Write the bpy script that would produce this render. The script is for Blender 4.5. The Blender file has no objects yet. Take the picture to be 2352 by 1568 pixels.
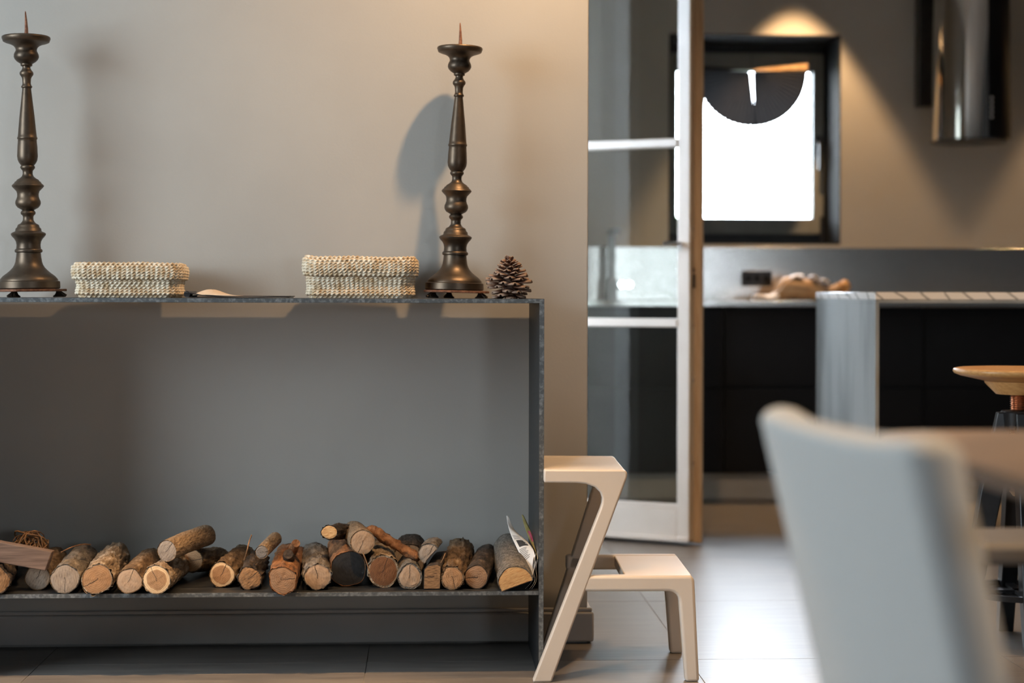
import bpy, bmesh, math, random
from mathutils import Vector, Matrix, noise
random.seed(7)
S = bpy.context.scene
C = S.collection
PI = math.pi

# ------------------------------------------------------------------ camera
FPX, CAMH, YAW, ROLL, HY = 3868.0, 0.9102, 0.0511, 0.0024, 676.0
cyw, syw, crl, srl = math.cos(YAW), math.sin(YAW), math.cos(ROLL), math.sin(ROLL)
fw = Vector((syw, cyw, 0)); rt0 = Vector((cyw, -syw, 0)); up0 = Vector((0, 0, 1))
rt = rt0 * crl + up0 * srl; up = up0 * crl - rt0 * srl
cam = bpy.data.cameras.new('camera'); camo = bpy.data.objects.new('camera', cam); C.objects.link(camo)
camo.matrix_world = Matrix(((rt.x, up.x, -fw.x, 0), (rt.y, up.y, -fw.y, 0), (rt.z, up.z, -fw.z, CAMH), (0, 0, 0, 1)))
cam.sensor_fit = 'HORIZONTAL'; cam.sensor_width = 36.0; cam.lens = FPX / 2352 * 36
cam.shift_y = -(784 - HY) / 2352
cam.dof.use_dof = True; cam.dof.focus_distance = 4.03; cam.dof.aperture_fstop = 2.1
cam.clip_start = 0.05; cam.clip_end = 200
S.camera = camo

# ------------------------------------------------------------------ world, light, exposure
S.view_settings.view_transform = 'Standard'; S.view_settings.look = 'None'
S.view_settings.gamma = 1.0; S.view_settings.use_curve_mapping = False
S.view_settings.exposure = 0.12
W = bpy.data.worlds.new('overcast_sky'); S.world = W; W.use_nodes = True
wn = W.node_tree.nodes; wl = W.node_tree.links
for n in list(wn): wn.remove(n)
wo = wn.new('ShaderNodeOutputWorld'); wb = wn.new('ShaderNodeBackground')
wb.inputs['Color'].default_value = (0.80, 0.90, 1.0, 1); wb.inputs['Strength'].default_value = 38.0
wl.new(wb.outputs[0], wo.inputs[0])

def lamp(name, kind, loc, energy, col, **kw):
    l = bpy.data.lights.new(name, kind); l.energy = energy; l.color = col
    o = bpy.data.objects.new(name, l); C.objects.link(o); o.location = loc
    tgt = kw.pop('to', None)
    for k, v in kw.items(): setattr(l, k, v)
    if tgt is not None:
        o.rotation_euler = (Vector(tgt) - Vector(loc)).to_track_quat('-Z', 'Y').to_euler()
    return o
def portal(name, loc, to, sx, sy):
    o = lamp(name, 'AREA', loc, 1.0, (1, 1, 1), to=to, shape='RECTANGLE', size=sx, size_y=sy)
    o.data.cycles.is_portal = True
    return o
WARM = (1.0, 0.60, 0.28); WARM2 = (1.0, 0.70, 0.42)
# an area lamp stands for left-window daylight; sky enters by the other openings
lamp('daylight_left_window', 'AREA', (-3.17, 2.40, 1.62), 116, (0.79, 0.91, 1.0), to=(0, 2.40, 1.62), shape='ELLIPSE', size=1.8, size_y=1.8)
portal('daylight_portal_rear', (1.95, -2.02, 1.13), (1.95, 3, 1.13), 0.6, 0.56)
portal('daylight_portal_kitchen', (1.573, 8.36, 1.66), (1.573, 0, 1.66), 0.85, 1.02)
portal('daylight_portal_door', (0.12, 6.07, 1.12), (3, 6.07, 1.12), 2.2, 0.7)
# recessed warm ceiling spots over the kitchen worktop and the dining table
lamp('worktop_spot_window', 'SPOT', (1.76, 7.73, 2.697), 150, WARM, to=(1.76, 7.73, 0), spot_size=math.radians(65), spot_blend=0.35, shadow_soft_size=0.025)
lamp('worktop_spot_hob', 'SPOT', (3.42, 7.73, 2.697), 115, WARM, to=(3.42, 7.73, 0), spot_size=math.radians(65), spot_blend=0.35, shadow_soft_size=0.025)
lamp('wall_downlight', 'SPOT', (0.48, 3.68, 2.72), 150, (1.0, 0.62, 0.31), to=(0.24, 4.39, 1.72), spot_size=math.radians(92), spot_blend=1.0, shadow_soft_size=0.04)
lamp('log_fill_spot', 'SPOT', (-0.25, 2.82, 2.72), 165, WARM, to=(-0.15, 2.82, 0), spot_size=math.radians(63), spot_blend=0.15, shadow_soft_size=0.03)  # extra warm spot added to brighten the log ends
lamp('ceiling_downlight_left', 'SPOT', (-1.05, 2.82, 2.72), 195, WARM, to=(-1.05, 2.82, 0), spot_size=math.radians(63), spot_blend=0.15, shadow_soft_size=0.03)
lamp('ceiling_downlight_right', 'SPOT', (0.95, 2.82, 2.72), 42, WARM, to=(0.85, 2.82, 0), spot_size=math.radians(63), spot_blend=0.15, shadow_soft_size=0.03)
lamp('table_downlight', 'SPOT', (1.15, 1.05, 2.72), 210, WARM, to=(1.1, 1.2, 0), spot_size=math.radians(84), spot_blend=0.4, shadow_soft_size=0.05)
lamp('island_spot', 'SPOT', (2.2, 4.1, 2.66), 120, WARM, to=(2.1, 4.4, 0), spot_size=math.radians(80), spot_blend=0.5, shadow_soft_size=0.05)

# ------------------------------------------------------------------ helpers
def ray(x, y):
    U, V = x - 1176, y - HY
    u, v = U * crl + V * srl, -U * srl + V * crl
    xc = u / FPX
    return xc * cyw + syw, -xc * syw + cyw, -v / FPX
def at(x, y, Y):
    X, Yr, Z = ray(x, y); k = Y / Yr
    return Vector((X * k, Y, CAMH + Z * k))
def nz(p, s=1.0): return noise.noise(Vector(p) * s)

class MB:
    def __init__(s): s.v = []; s.f = []
    def add(s, vs, fs):
        b = len(s.v); s.v += [tuple(p) for p in vs]; s.f += [tuple(b + i for i in f) for f in fs]; return s
    def box(s, x0, x1, y0, y1, z0, z1):
        return s.add([(x0,y0,z0),(x1,y0,z0),(x1,y1,z0),(x0,y1,z0),(x0,y0,z1),(x1,y0,z1),(x1,y1,z1),(x0,y1,z1)],
                     [(0,3,2,1),(4,5,6,7),(0,1,5,4),(1,2,6,5),(2,3,7,6),(3,0,4,7)])
    def hexa(s, lo, hi):
        return s.add(list(lo) + list(hi), [(3,2,1,0),(4,5,6,7),(0,1,5,4),(1,2,6,5),(2,3,7,6),(3,0,4,7)])
    def prism(s, poly, a, b, plane='XZ'):
        n = len(poly)
        mk = {'XZ': lambda p, t: (p[0], t, p[1]), 'XY': lambda p, t: (p[0], p[1], t), 'YZ': lambda p, t: (t, p[0], p[1])}[plane]
        vs = [mk(p, a) for p in poly] + [mk(p, b) for p in poly]
        fs = [tuple(range(n)), tuple(range(2*n-1, n-1, -1))] + [(i, i+n, (i+1) % n + n, (i+1) % n) for i in range(n)]
        return s.add(vs, fs)
    def tube(s, pts, rad, n=10, cap=True):
        pts = [Vector(p) for p in pts]; N = len(pts)
        if not hasattr(rad, '__len__'): rad = [rad] * N
        t = (pts[1] - pts[0]).normalized(); a = t.orthogonal().normalized(); rings = []
        for i, p in enumerate(pts):
            t = (pts[min(i+1, N-1)] - pts[max(i-1, 0)]).normalized()
            a = (a - t * a.dot(t)).normalized(); b = t.cross(a)
            rings.append([p + (a * math.cos(2*PI*k/n) + b * math.sin(2*PI*k/n)) * rad[i] for k in range(n)])
        vs = [q for r in rings for q in r]; fs = []
        for i in range(N-1):
            for k in range(n):
                fs.append((i*n+k, i*n+(k+1) % n, (i+1)*n+(k+1) % n, (i+1)*n+k))
        if cap: fs += [tuple(range(n-1, -1, -1)), tuple(range((N-1)*n, N*n))]
        return s.add(vs, fs)
    def lathe(s, prof, n=40, c=(0, 0, 0)):
        vs = []; fs = []; N = len(prof)
        for r, z in prof:
            for k in range(n):
                a = 2*PI*k/n; vs.append((c[0] + r*math.cos(a), c[1] + r*math.sin(a), c[2] + z))
        for i in range(N-1):
            for k in range(n):
                fs.append((i*n+k, i*n+(k+1) % n, (i+1)*n+(k+1) % n, (i+1)*n+k))
        if prof[0][0] > 1e-6: fs.append(tuple(range(n-1, -1, -1)))
        if prof[-1][0] > 1e-6: fs.append(tuple(range((N-1)*n, N*n)))
        return s.add(vs, fs)
    def grid(s, P, nu, nv, wrap=False):
        vs = [P(i, j) for j in range(nv) for i in range(nu)]
        fs = [(j*nu+i, j*nu+(i+1) % nu, (j+1)*nu+(i+1) % nu, (j+1)*nu+i) for j in range(nv-1) for i in range(nu if wrap else nu-1)]
        return s.add(vs, fs)
    def build(s, name, mat, parent=None, loc=None, smooth=False, bevel=0, seg=2, solid=0, off=None, recalc=True, sub=0, angle=40):
        m = bpy.data.meshes.new(name)
        o0 = Vector(off) if off is not None else Vector((0, 0, 0))
        m.from_pydata([tuple(Vector(p) - o0) for p in s.v], [], s.f); m.update()
        if recalc:
            bm = bmesh.new(); bm.from_mesh(m); bmesh.ops.remove_doubles(bm, verts=bm.verts, dist=1e-6)
            bmesh.ops.recalc_face_normals(bm, faces=bm.faces); bm.to_mesh(m); bm.free()
        o = bpy.data.objects.new(name, m); C.objects.link(o); m.materials.append(mat)
        if parent is not None: o.parent = parent
        if loc is not None: o.location = loc
        if bevel:
            b = o.modifiers.new('bevel', 'BEVEL'); b.width = bevel; b.segments = seg; b.limit_method = 'ANGLE'; b.angle_limit = math.radians(35)
            b.harden_normals = False
        if solid:
            b = o.modifiers.new('solid', 'SOLIDIFY'); b.thickness = solid; b.offset = 0
        if sub:
            b = o.modifiers.new('sub', 'SUBSURF'); b.levels = sub; b.render_levels = sub
        if smooth or bevel:
            for p in m.polygons: p.use_smooth = True
            if not smooth or angle:
                try: m.set_sharp_from_angle(angle=math.radians(angle))
                except Exception: pass
        return o
def thing(name, label, cat, loc=(0, 0, 0), rot=(0, 0, 0), group=None):
    o = bpy.data.objects.new(name, None); C.objects.link(o); o.empty_display_size = 0.05
    o.location = loc; o.rotation_euler = rot; o['label'] = label; o['category'] = cat
    if group: o['group'] = group
    return o
def tag(o, label, cat, group=None):
    o['label'] = label; o['category'] = cat
    if group: o['group'] = group
    return o
def struct(o, label=None, cat=None):
    o['kind'] = 'structure'
    if label: o['label'] = label
    if cat: o['category'] = cat
    return o
def catmull(pts, n=6):
    out = []; P = [Vector(p) for p in pts]
    for i in range(len(P)-1):
        p0, p1, p2, p3 = P[max(i-1, 0)], P[i], P[i+1], P[min(i+2, len(P)-1)]
        for k in range(n):
            t = k/n
            out.append(0.5*((2*p1) + (p2-p0)*t + (2*p0-5*p1+4*p2-p3)*t*t + (3*p1-p0-3*p2+p3)*t**3))
    out.append(P[-1]); return out

# ------------------------------------------------------------------ materials
def nodes(name):
    m = bpy.data.materials.new(name); m.use_nodes = True
    nt = m.node_tree; b = nt.nodes['Principled BSDF']
    return m, nt, b
def N(nt, t, **kw):
    n = nt.nodes.new(t)
    for k, v in kw.items():
        if hasattr(n, k): setattr(n, k, v)
        else: n.inputs[k].default_value = v
    return n
def c4(c): return (c[0], c[1], c[2], 1)
def pm(name, col, rough=0.5, metal=0.0, col2=None, scale=8.0, stretch=(1, 1, 1), lo=0.35, hi=0.65, detail=4.0,
       bump=0.0, bscale=60.0, bstretch=None, rvar=0.0, spec=0.5, coat=0.0, sheen=0.0):
    m, nt, b = nodes(name); L = nt.links
    b.inputs['Roughness'].default_value = rough; b.inputs['Metallic'].default_value = metal
    b.inputs['Base Color'].default_value = c4(col); b.inputs['Specular IOR Level'].default_value = spec
    b.inputs['Coat Weight'].default_value = coat; b.inputs['Sheen Weight'].default_value = sheen
    tc = N(nt, 'ShaderNodeTexCoord')
    if col2 is not None:
        mp = N(nt, 'ShaderNodeMapping'); mp.inputs['Scale'].default_value = stretch
        L.new(tc.outputs['Object'], mp.inputs[0])
        nn = N(nt, 'ShaderNodeTexNoise', Scale=scale, Detail=detail)
        L.new(mp.outputs[0], nn.inputs['Vector'])
        r = N(nt, 'ShaderNodeValToRGB'); r.color_ramp.elements[0].position = lo; r.color_ramp.elements[1].position = hi
        r.color_ramp.elements[0].color = c4(col); r.color_ramp.elements[1].color = c4(col2)
        L.new(nn.outputs['Fac'], r.inputs[0]); L.new(r.outputs[0], b.inputs['Base Color'])
        if rvar:
            mr = N(nt, 'ShaderNodeMapRange'); mr.inputs['To Min'].default_value = rough - rvar; mr.inputs['To Max'].default_value = rough + rvar
            L.new(nn.outputs['Fac'], mr.inputs[0]); L.new(mr.outputs[0], b.inputs['Roughness'])
    if bump:
        mp2 = N(nt, 'ShaderNodeMapping'); mp2.inputs['Scale'].default_value = bstretch or stretch
        L.new(tc.outputs['Object'], mp2.inputs[0])
        n2 = N(nt, 'ShaderNodeTexNoise', Scale=bscale, Detail=3.0); L.new(mp2.outputs[0], n2.inputs['Vector'])
        bp = N(nt, 'ShaderNodeBump', Strength=bump, Distance=0.002)
        L.new(n2.outputs['Fac'], bp.inputs['Height']); L.new(bp.outputs[0], b.inputs['Normal'])
    return m
def glass(name, tint=(1, 1, 1), ior=1.5):
    m = bpy.data.materials.new(name); m.use_nodes = True; nt = m.node_tree
    for n in list(nt.nodes): nt.nodes.remove(n)
    out = N(nt, 'ShaderNodeOutputMaterial'); mx = N(nt, 'ShaderNodeMixShader'); fr = N(nt, 'ShaderNodeFresnel', IOR=ior)
    tr = N(nt, 'ShaderNodeBsdfTransparent'); tr.inputs[0].default_value = c4(tint)
    gl = N(nt, 'ShaderNodeBsdfGlossy'); gl.inputs['Roughness'].default_value = 0.0
    nt.links.new(fr.outputs[0], mx.inputs[0]); nt.links.new(tr.outputs[0], mx.inputs[1]); nt.links.new(gl.outputs[0], mx.inputs[2])
    nt.links.new(mx.outputs[0], out.inputs[0]); return m
def ring_wood(name, heart, sap, dark, sapw=0.0, freq=420.0, crack=0.85, grain=0.5, ring=0.42):
    """end grain of a sawn log: growth rings round the object's own origin (disc in the XZ plane), saw marks, drying cracks"""
    m, nt, b = nodes(name); L = nt.links; b.inputs['Roughness'].default_value = 0.8
    tc = N(nt, 'ShaderNodeTexCoord'); oi = N(nt, 'ShaderNodeObjectInfo')
    wob = N(nt, 'ShaderNodeTexNoise', Scale=45.0, Detail=2.0); L.new(tc.outputs['Object'], wob.inputs['Vector'])
    ln = N(nt, 'ShaderNodeVectorMath', operation='LENGTH'); L.new(tc.outputs['Object'], ln.inputs[0])
    ad = N(nt, 'ShaderNodeMath', operation='MULTIPLY_ADD'); ad.inputs[1].default_value = 0.010; L.new(wob.outputs['Fac'], ad.inputs[0]); L.new(ln.outputs['Value'], ad.inputs[2])
    sn = N(nt, 'ShaderNodeMath', operation='MULTIPLY'); sn.inputs[1].default_value = freq * 3.5; L.new(ad.outputs[0], sn.inputs[0])
    si = N(nt, 'ShaderNodeMath', operation='SINE'); L.new(sn.outputs[0], si.inputs[0])
    rr = N(nt, 'ShaderNodeMapRange'); rr.inputs['From Min'].default_value = -1; rr.inputs['To Min'].default_value = 0.0; rr.inputs['To Max'].default_value = ring; L.new(si.outputs[0], rr.inputs[0])
    # heart / sapwood
    sp = N(nt, 'ShaderNodeMapRange'); sp.inputs['From Min'].default_value = sapw if sapw else 1.0; sp.inputs['From Max'].default_value = (sapw + 0.002) if sapw else 1.1
    L.new(ad.outputs[0], sp.inputs[0])
    mx = N(nt, 'ShaderNodeMix', data_type='RGBA'); L.new(sp.outputs[0], mx.inputs[0]); mx.inputs[6].default_value = c4(heart); mx.inputs[7].default_value = c4(sap)
    m2 = N(nt, 'ShaderNodeMix', data_type='RGBA'); m2.blend_type = 'MULTIPLY'; L.new(rr.outputs[0], m2.inputs[0]); L.new(mx.outputs[2], m2.inputs[6]); m2.inputs[7].default_value = c4(dark)
    # saw-mark grain, rotated per object
    vr = N(nt, 'ShaderNodeVectorRotate', rotation_type='Y_AXIS'); L.new(tc.outputs['Object'], vr.inputs['Vector'])
    an = N(nt, 'ShaderNodeMath', operation='MULTIPLY'); an.inputs[1].default_value = 6.28; L.new(oi.outputs['Random'], an.inputs[0]); L.new(an.outputs[0], vr.inputs['Angle'])
    mp = N(nt, 'ShaderNodeMapping'); mp.inputs['Scale'].default_value = (12, 1, 1.0); L.new(vr.outputs[0], mp.inputs[0])
    gn = N(nt, 'ShaderNodeTexNoise', Scale=70.0, Detail=3.0); L.new(mp.outputs[0], gn.inputs['Vector'])
    gr = N(nt, 'ShaderNodeMapRange'); gr.inputs['From Min'].default_value = 0.45; gr.inputs['From Max'].default_value = 0.75; gr.inputs['To Max'].default_value = grain; L.new(gn.outputs['Fac'], gr.inputs[0])
    m3 = N(nt, 'ShaderNodeMix', data_type='RGBA'); m3.blend_type = 'MULTIPLY'; L.new(gr.outputs[0], m3.inputs[0]); L.new(m2.outputs[2], m3.inputs[6]); m3.inputs[7].default_value = c4(dark)
    # blotches
    bl = N(nt, 'ShaderNodeTexNoise', Scale=38.0, Detail=3.0); L.new(vr.outputs[0], bl.inputs['Vector'])
    br = N(nt, 'ShaderNodeMapRange'); br.inputs['From Min'].default_value = 0.48; br.inputs['From Max'].default_value = 0.7; br.inputs['To Max'].default_value = 0.5; L.new(bl.outputs['Fac'], br.inputs[0])
    m4 = N(nt, 'ShaderNodeMix', data_type='RGBA'); m4.blend_type = 'MULTIPLY'; L.new(br.outputs[0], m4.inputs[0]); L.new(m3.outputs[2], m4.inputs[6]); m4.inputs[7].default_value = c4([0.5 + 0.5*d for d in dark])
    # one or two cracks through the pith
    sx = N(nt, 'ShaderNodeSeparateXYZ'); L.new(vr.outputs[0], sx.inputs[0])
    cw = N(nt, 'ShaderNodeMath', operation='MULTIPLY_ADD'); cw.inputs[1].default_value = 0.012; cw.inputs[2].default_value = -0.006; L.new(wob.outputs['Fac'], cw.inputs[0])
    ca = N(nt, 'ShaderNodeMath', operation='ADD'); L.new(sx.outputs['X'], ca.inputs[0]); L.new(cw.outputs[0], ca.inputs[1])
    cb = N(nt, 'ShaderNodeMath', operation='ABSOLUTE'); L.new(ca.outputs[0], cb.inputs[0])
    cc = N(nt, 'ShaderNodeMath', operation='LESS_THAN'); cc.inputs[1].default_value = 0.0008; L.new(cb.outputs[0], cc.inputs[0])
    cz = N(nt, 'ShaderNodeMath', operation='GREATER_THAN'); cz.inputs[1].default_value = -0.004; L.new(sx.outputs['Z'], cz.inputs[0])
    cm = N(nt, 'ShaderNodeMath', operation='MULTIPLY'); L.new(cc.outputs[0], cm.inputs[0]); L.new(cz.outputs[0], cm.inputs[1])
    ck = N(nt, 'ShaderNodeMath', operation='MULTIPLY'); ck.inputs[1].default_value = crack; L.new(cm.outputs[0], ck.inputs[0])
    m5 = N(nt, 'ShaderNodeMix', data_type='RGBA'); L.new(ck.outputs[0], m5.inputs[0]); L.new(m4.outputs[2], m5.inputs[6]); m5.inputs[7].default_value = (0.012, 0.008, 0.006, 1)
    L.new(m5.outputs[2], b.inputs['Base Color'])
    bp = N(nt, 'ShaderNodeBump', Strength=0.35, Distance=0.001); L.new(gn.outputs['Fac'], bp.inputs['Height']); L.new(bp.outputs[0], b.inputs['Normal'])
    return m
def bark(name, a, bcol, ccol, scale=55.0, stretch=(1, 0.35, 1), rough=0.9):
    m, nt, b = nodes(name); L = nt.links; b.inputs['Roughness'].default_value = rough
    tc = N(nt, 'ShaderNodeTexCoord'); mp = N(nt, 'ShaderNodeMapping'); mp.inputs['Scale'].default_value = stretch; L.new(tc.outputs['Object'], mp.inputs[0])
    n1 = N(nt, 'ShaderNodeTexNoise', Scale=scale, Detail=8.0, Roughness=0.7); L.new(mp.outputs[0], n1.inputs['Vector'])
    v1 = N(nt, 'ShaderNodeTexVoronoi', Scale=scale * 2.2); L.new(mp.outputs[0], v1.inputs['Vector'])
    r = N(nt, 'ShaderNodeValToRGB'); e = r.color_ramp.elements; e[0].position = 0.33; e[0].color = c4(a); e[1].position = 0.68; e[1].color = c4(ccol)
    q = r.color_ramp.elements.new(0.5); q.color = c4(bcol); L.new(n1.outputs['Fac'], r.inputs[0]); L.new(r.outputs[0], b.inputs['Base Color'])
    su = N(nt, 'ShaderNodeMath', operation='MULTIPLY_ADD'); su.inputs[1].default_value = 0.5; L.new(v1.outputs['Distance'], su.inputs[0]); L.new(n1.outputs['Fac'], su.inputs[2])
    bp = N(nt, 'ShaderNodeBump', Strength=1.0, Distance=0.007); L.new(su.outputs[0], bp.inputs['Height']); L.new(bp.outputs[0], b.inputs['Normal'])
    return m

M = {}
M['wall'] = pm('taupe_wall_paint', (0.375, 0.362, 0.335), 0.75, col2=(0.405, 0.392, 0.363), scale=2.5, bump=0.12, bscale=160)
M['wall_dark'] = pm('unseen_wall_dark', (0.05, 0.05, 0.05), 0.8, col2=(0.06, 0.06, 0.06), scale=2.5)  # dark colour added to the unseen walls to cut fill and reflections
M['ceiling'] = pm('white_ceiling_paint', (0.62, 0.61, 0.59), 0.9, col2=(0.65, 0.64, 0.62), scale=2)
M['base'] = pm('taupe_baseboard_paint', (0.36, 0.345, 0.325), 0.5, col2=(0.40, 0.38, 0.36), scale=6)
M['steel_dark'] = pm('blackened_steel', (0.014, 0.015, 0.0165), 0.45, 0.2, col2=(0.05, 0.054, 0.058), scale=26, stretch=(0.6, 3, 3), lo=0.42, hi=0.78, detail=8, bump=0.25, bscale=120, rvar=0.1)
M['bronze'] = pm('aged_bronze', (0.075, 0.057, 0.042), 0.43, 0.9, col2=(0.145, 0.105, 0.072), scale=22, lo=0.35, hi=0.75, detail=6, bump=0.08, bscale=90, rvar=0.08)
M['rust'] = pm('rusted_iron', (0.16, 0.065, 0.035), 0.75, 0.3, col2=(0.30, 0.14, 0.08), scale=140, bump=0.4, bscale=300)
M['straw'] = pm('natural_straw_cord', (0.56, 0.40, 0.23), 0.8, col2=(0.82, 0.72, 0.56), scale=60, lo=0.35, hi=0.62, detail=3, bump=0.5, bscale=700)
M['leather'] = pm('black_leather', (0.012, 0.009, 0.009), 0.5, col2=(0.02, 0.016, 0.016), scale=60, bump=0.2, bscale=400)
M['tan_paper'] = pm('tan_paper', (0.70, 0.52, 0.36), 0.8, col2=(0.76, 0.60, 0.44), scale=12)
M['white_paper'] = pm('white_paper', (0.74, 0.72, 0.69), 0.8, col2=(0.80, 0.79, 0.77), scale=20)
M['beige'] = pm('beige_plastic', (0.63, 0.56, 0.48), 0.42, col2=(0.67, 0.60, 0.52), scale=5, bump=0.04, bscale=300)
M['white_door'] = pm('white_door_paint', (0.74, 0.74, 0.74), 0.4, col2=(0.78, 0.78, 0.78), scale=9)
M['oak'] = pm('pale_timber', (0.46, 0.31, 0.18), 0.55, col2=(0.56, 0.40, 0.25), scale=18, stretch=(6, 6, 0.5), bump=0.1, bscale=80)
M['black_lacquer'] = pm('black_lacquer', (0.006, 0.006, 0.007), 0.5, col2=(0.008, 0.008, 0.009), scale=4, spec=0.22)
M['black_metal'] = pm('black_powder_coat', (0.012, 0.012, 0.013), 0.32, 0.2, col2=(0.02, 0.02, 0.021), scale=30, bump=0.06, bscale=300)
M['stainless'] = pm('brushed_stainless', (0.56, 0.54, 0.51), 0.20, 1.0, col2=(0.64, 0.62, 0.59), scale=30, stretch=(0.4, 1, 14), bump=0.06, bscale=160, bstretch=(0.3, 1, 20))
M['polished'] = pm('polished_stainless', (0.62, 0.60, 0.57), 0.08, 1.0, col2=(0.68, 0.66, 0.63), scale=10, stretch=(3, 3, 0.2))
M['plinth'] = pm('pale_beige_plinth', (0.46, 0.42, 0.37), 0.4, col2=(0.5, 0.46, 0.41), scale=6)
M['chrome'] = pm('chrome', (0.75, 0.75, 0.75), 0.12, 1.0, col2=(0.8, 0.8, 0.8), scale=5)
M['zinc'] = pm('raw_steel_sheet', (0.20, 0.222, 0.23), 0.5, 0.2, col2=(0.34, 0.368, 0.378), scale=3.2, stretch=(1.2, 2.2, 0.5), lo=0.30, hi=0.56, detail=5, bump=0.05, bscale=90, rvar=0.1)
M['grout'] = pm('grey_grout', (0.27, 0.26, 0.25), 0.9, col2=(0.31, 0.30, 0.29), scale=40)
M['anthracite'] = pm('anthracite_frame', (0.03, 0.032, 0.033), 0.5, col2=(0.038, 0.04, 0.041), scale=12, spec=0.3)
M['sash'] = pm('anthracite_sash_bloom', (0.19, 0.195, 0.18), 0.5, col2=(0.21, 0.215, 0.20), scale=12, spec=0.3)  # anthracite sash; the window's bloom is painted in as lighter grey
M['reveal'] = pm('dark_window_reveal', (0.012, 0.013, 0.014), 0.8, col2=(0.016, 0.017, 0.018), scale=8, spec=0.1)
M['black_paper'] = pm('black_pleated_paper', (0.03, 0.03, 0.034), 0.7, col2=(0.04, 0.04, 0.045), scale=30)
nt_ = M['black_paper'].node_tree; mx_ = nt_.nodes.new('ShaderNodeMixShader'); mx_.inputs[0].default_value = 0.5
tl_ = nt_.nodes.new('ShaderNodeBsdfTranslucent'); tl_.inputs[0].default_value = (0.015, 0.015, 0.016, 1)
nt_.links.new(nt_.nodes['Principled BSDF'].outputs[0], mx_.inputs[1]); nt_.links.new(tl_.outputs[0], mx_.inputs[2]); nt_.links.new(mx_.outputs[0], nt_.nodes['Material Output'].inputs[0])
M['bamboo'] = pm('bamboo_stick', (0.42, 0.26, 0.13), 0.5, col2=(0.5, 0.33, 0.18), scale=40)
M['fabric'] = None
M['table'] = pm('brown_oak_tabletop', (0.135, 0.102, 0.077), 0.5, col2=(0.17, 0.13, 0.10), scale=14, stretch=(0.6, 8, 8), bump=0.08, bscale=60)
M['stoolseat'] = pm('orange_pine_seat', (0.52, 0.27, 0.09), 0.35, col2=(0.64, 0.36, 0.14), scale=26, stretch=(0.6, 6, 6), bump=0.05, bscale=80)
M['copper'] = pm('copper_screw', (0.62, 0.34, 0.22), 0.32, 1.0, col2=(0.7, 0.42, 0.28), scale=60)
M['kraft'] = pm('kraft_paper_bag', (0.42, 0.27, 0.15), 0.75, col2=(0.50, 0.34, 0.20), scale=16, bump=0.3, bscale=50)
M['cloth'] = pm('white_cloth', (0.78, 0.78, 0.82), 0.9, col2=(0.84, 0.84, 0.87), scale=30, bump=0.2, bscale=300)
M['crust'] = pm('bread_crust', (0.50, 0.26, 0.10), 0.7, col2=(0.66, 0.40, 0.18), scale=50, bump=0.4, bscale=90)
M['pane'] = glass('clear_pane')
M['pane_green'] = glass('greenish_pane', (0.97, 1.0, 0.985))
M['bounce_wall'] = pm('white_bounce_plaster', (0.72, 0.72, 0.71), 0.9, col2=(0.78, 0.78, 0.77), scale=4)  # whitened to bounce more light onto the garden door
M['hedge'] = pm('green_leaf', (0.03, 0.085, 0.012), 0.6, col2=(0.07, 0.15, 0.025), scale=9)
M['soil'] = pm('outside_gravel', (0.20, 0.195, 0.185), 0.9, col2=(0.27, 0.26, 0.25), scale=5)
def make_scale():
    m, nt, b = nodes('pine_cone_scale_tip'); L = nt.links; b.inputs['Roughness'].default_value = 0.6
    tc = N(nt, 'ShaderNodeTexCoord'); sx = N(nt, 'ShaderNodeSeparateXYZ'); L.new(tc.outputs['Object'], sx.inputs[0])
    nn = N(nt, 'ShaderNodeTexNoise', Scale=220.0, Detail=3.0); L.new(tc.outputs['Object'], nn.inputs['Vector'])
    ma = N(nt, 'ShaderNodeMath', operation='MULTIPLY_ADD'); ma.inputs[1].default_value = 0.008; L.new(nn.outputs['Fac'], ma.inputs[0]); L.new(sx.outputs['X'], ma.inputs[2])
    r = N(nt, 'ShaderNodeValToRGB'); e = r.color_ramp.elements; e[0].position = 0.0; e[0].color = (0.055, 0.020, 0.010, 1); e[1].position = 1.0; e[1].color = (0.27, 0.18, 0.125, 1)
    q = e.new(0.62); q.color = (0.15, 0.058, 0.027, 1)
    mr = N(nt, 'ShaderNodeMapRange'); mr.inputs['From Min'].default_value = 0.006; mr.inputs['From Max'].default_value = 0.033; L.new(ma.outputs[0], mr.inputs[0]); L.new(mr.outputs[0], r.inputs[0]); L.new(r.outputs[0], b.inputs['Base Color'])
    return m
M['scale_tip'] = make_scale()
M['scale_in'] = pm('pine_cone_scale', (0.10, 0.040, 0.020), 0.6, col2=(0.30, 0.17, 0.10), scale=90, lo=0.4, hi=0.7, bump=0.3, bscale=300)
M['twig'] = pm('dry_vine_twig', (0.12, 0.06, 0.025), 0.7, col2=(0.30, 0.16, 0.07), scale=60, bump=0.3, bscale=300)
M['plank'] = pm('weathered_plank', (0.10, 0.062, 0.043), 0.75, col2=(0.19, 0.122, 0.088), scale=24, stretch=(0.35, 5, 5), bump=0.3, bscale=60, bstretch=(0.3, 5, 5))
M['ink'] = pm('printing_ink', (0.03, 0.03, 0.032), 0.8, col2=(0.045, 0.045, 0.047), scale=80)
M['greyink'] = pm('grey_newsprint_ink', (0.24, 0.24, 0.24), 0.8, col2=(0.3, 0.3, 0.3), scale=80)
M['pink'] = pm('pink_print', (0.48, 0.06, 0.12), 0.7, col2=(0.6, 0.14, 0.2), scale=60)
M['olive'] = pm('olive_print', (0.30, 0.24, 0.07), 0.7, col2=(0.42, 0.36, 0.16), scale=60)

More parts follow.
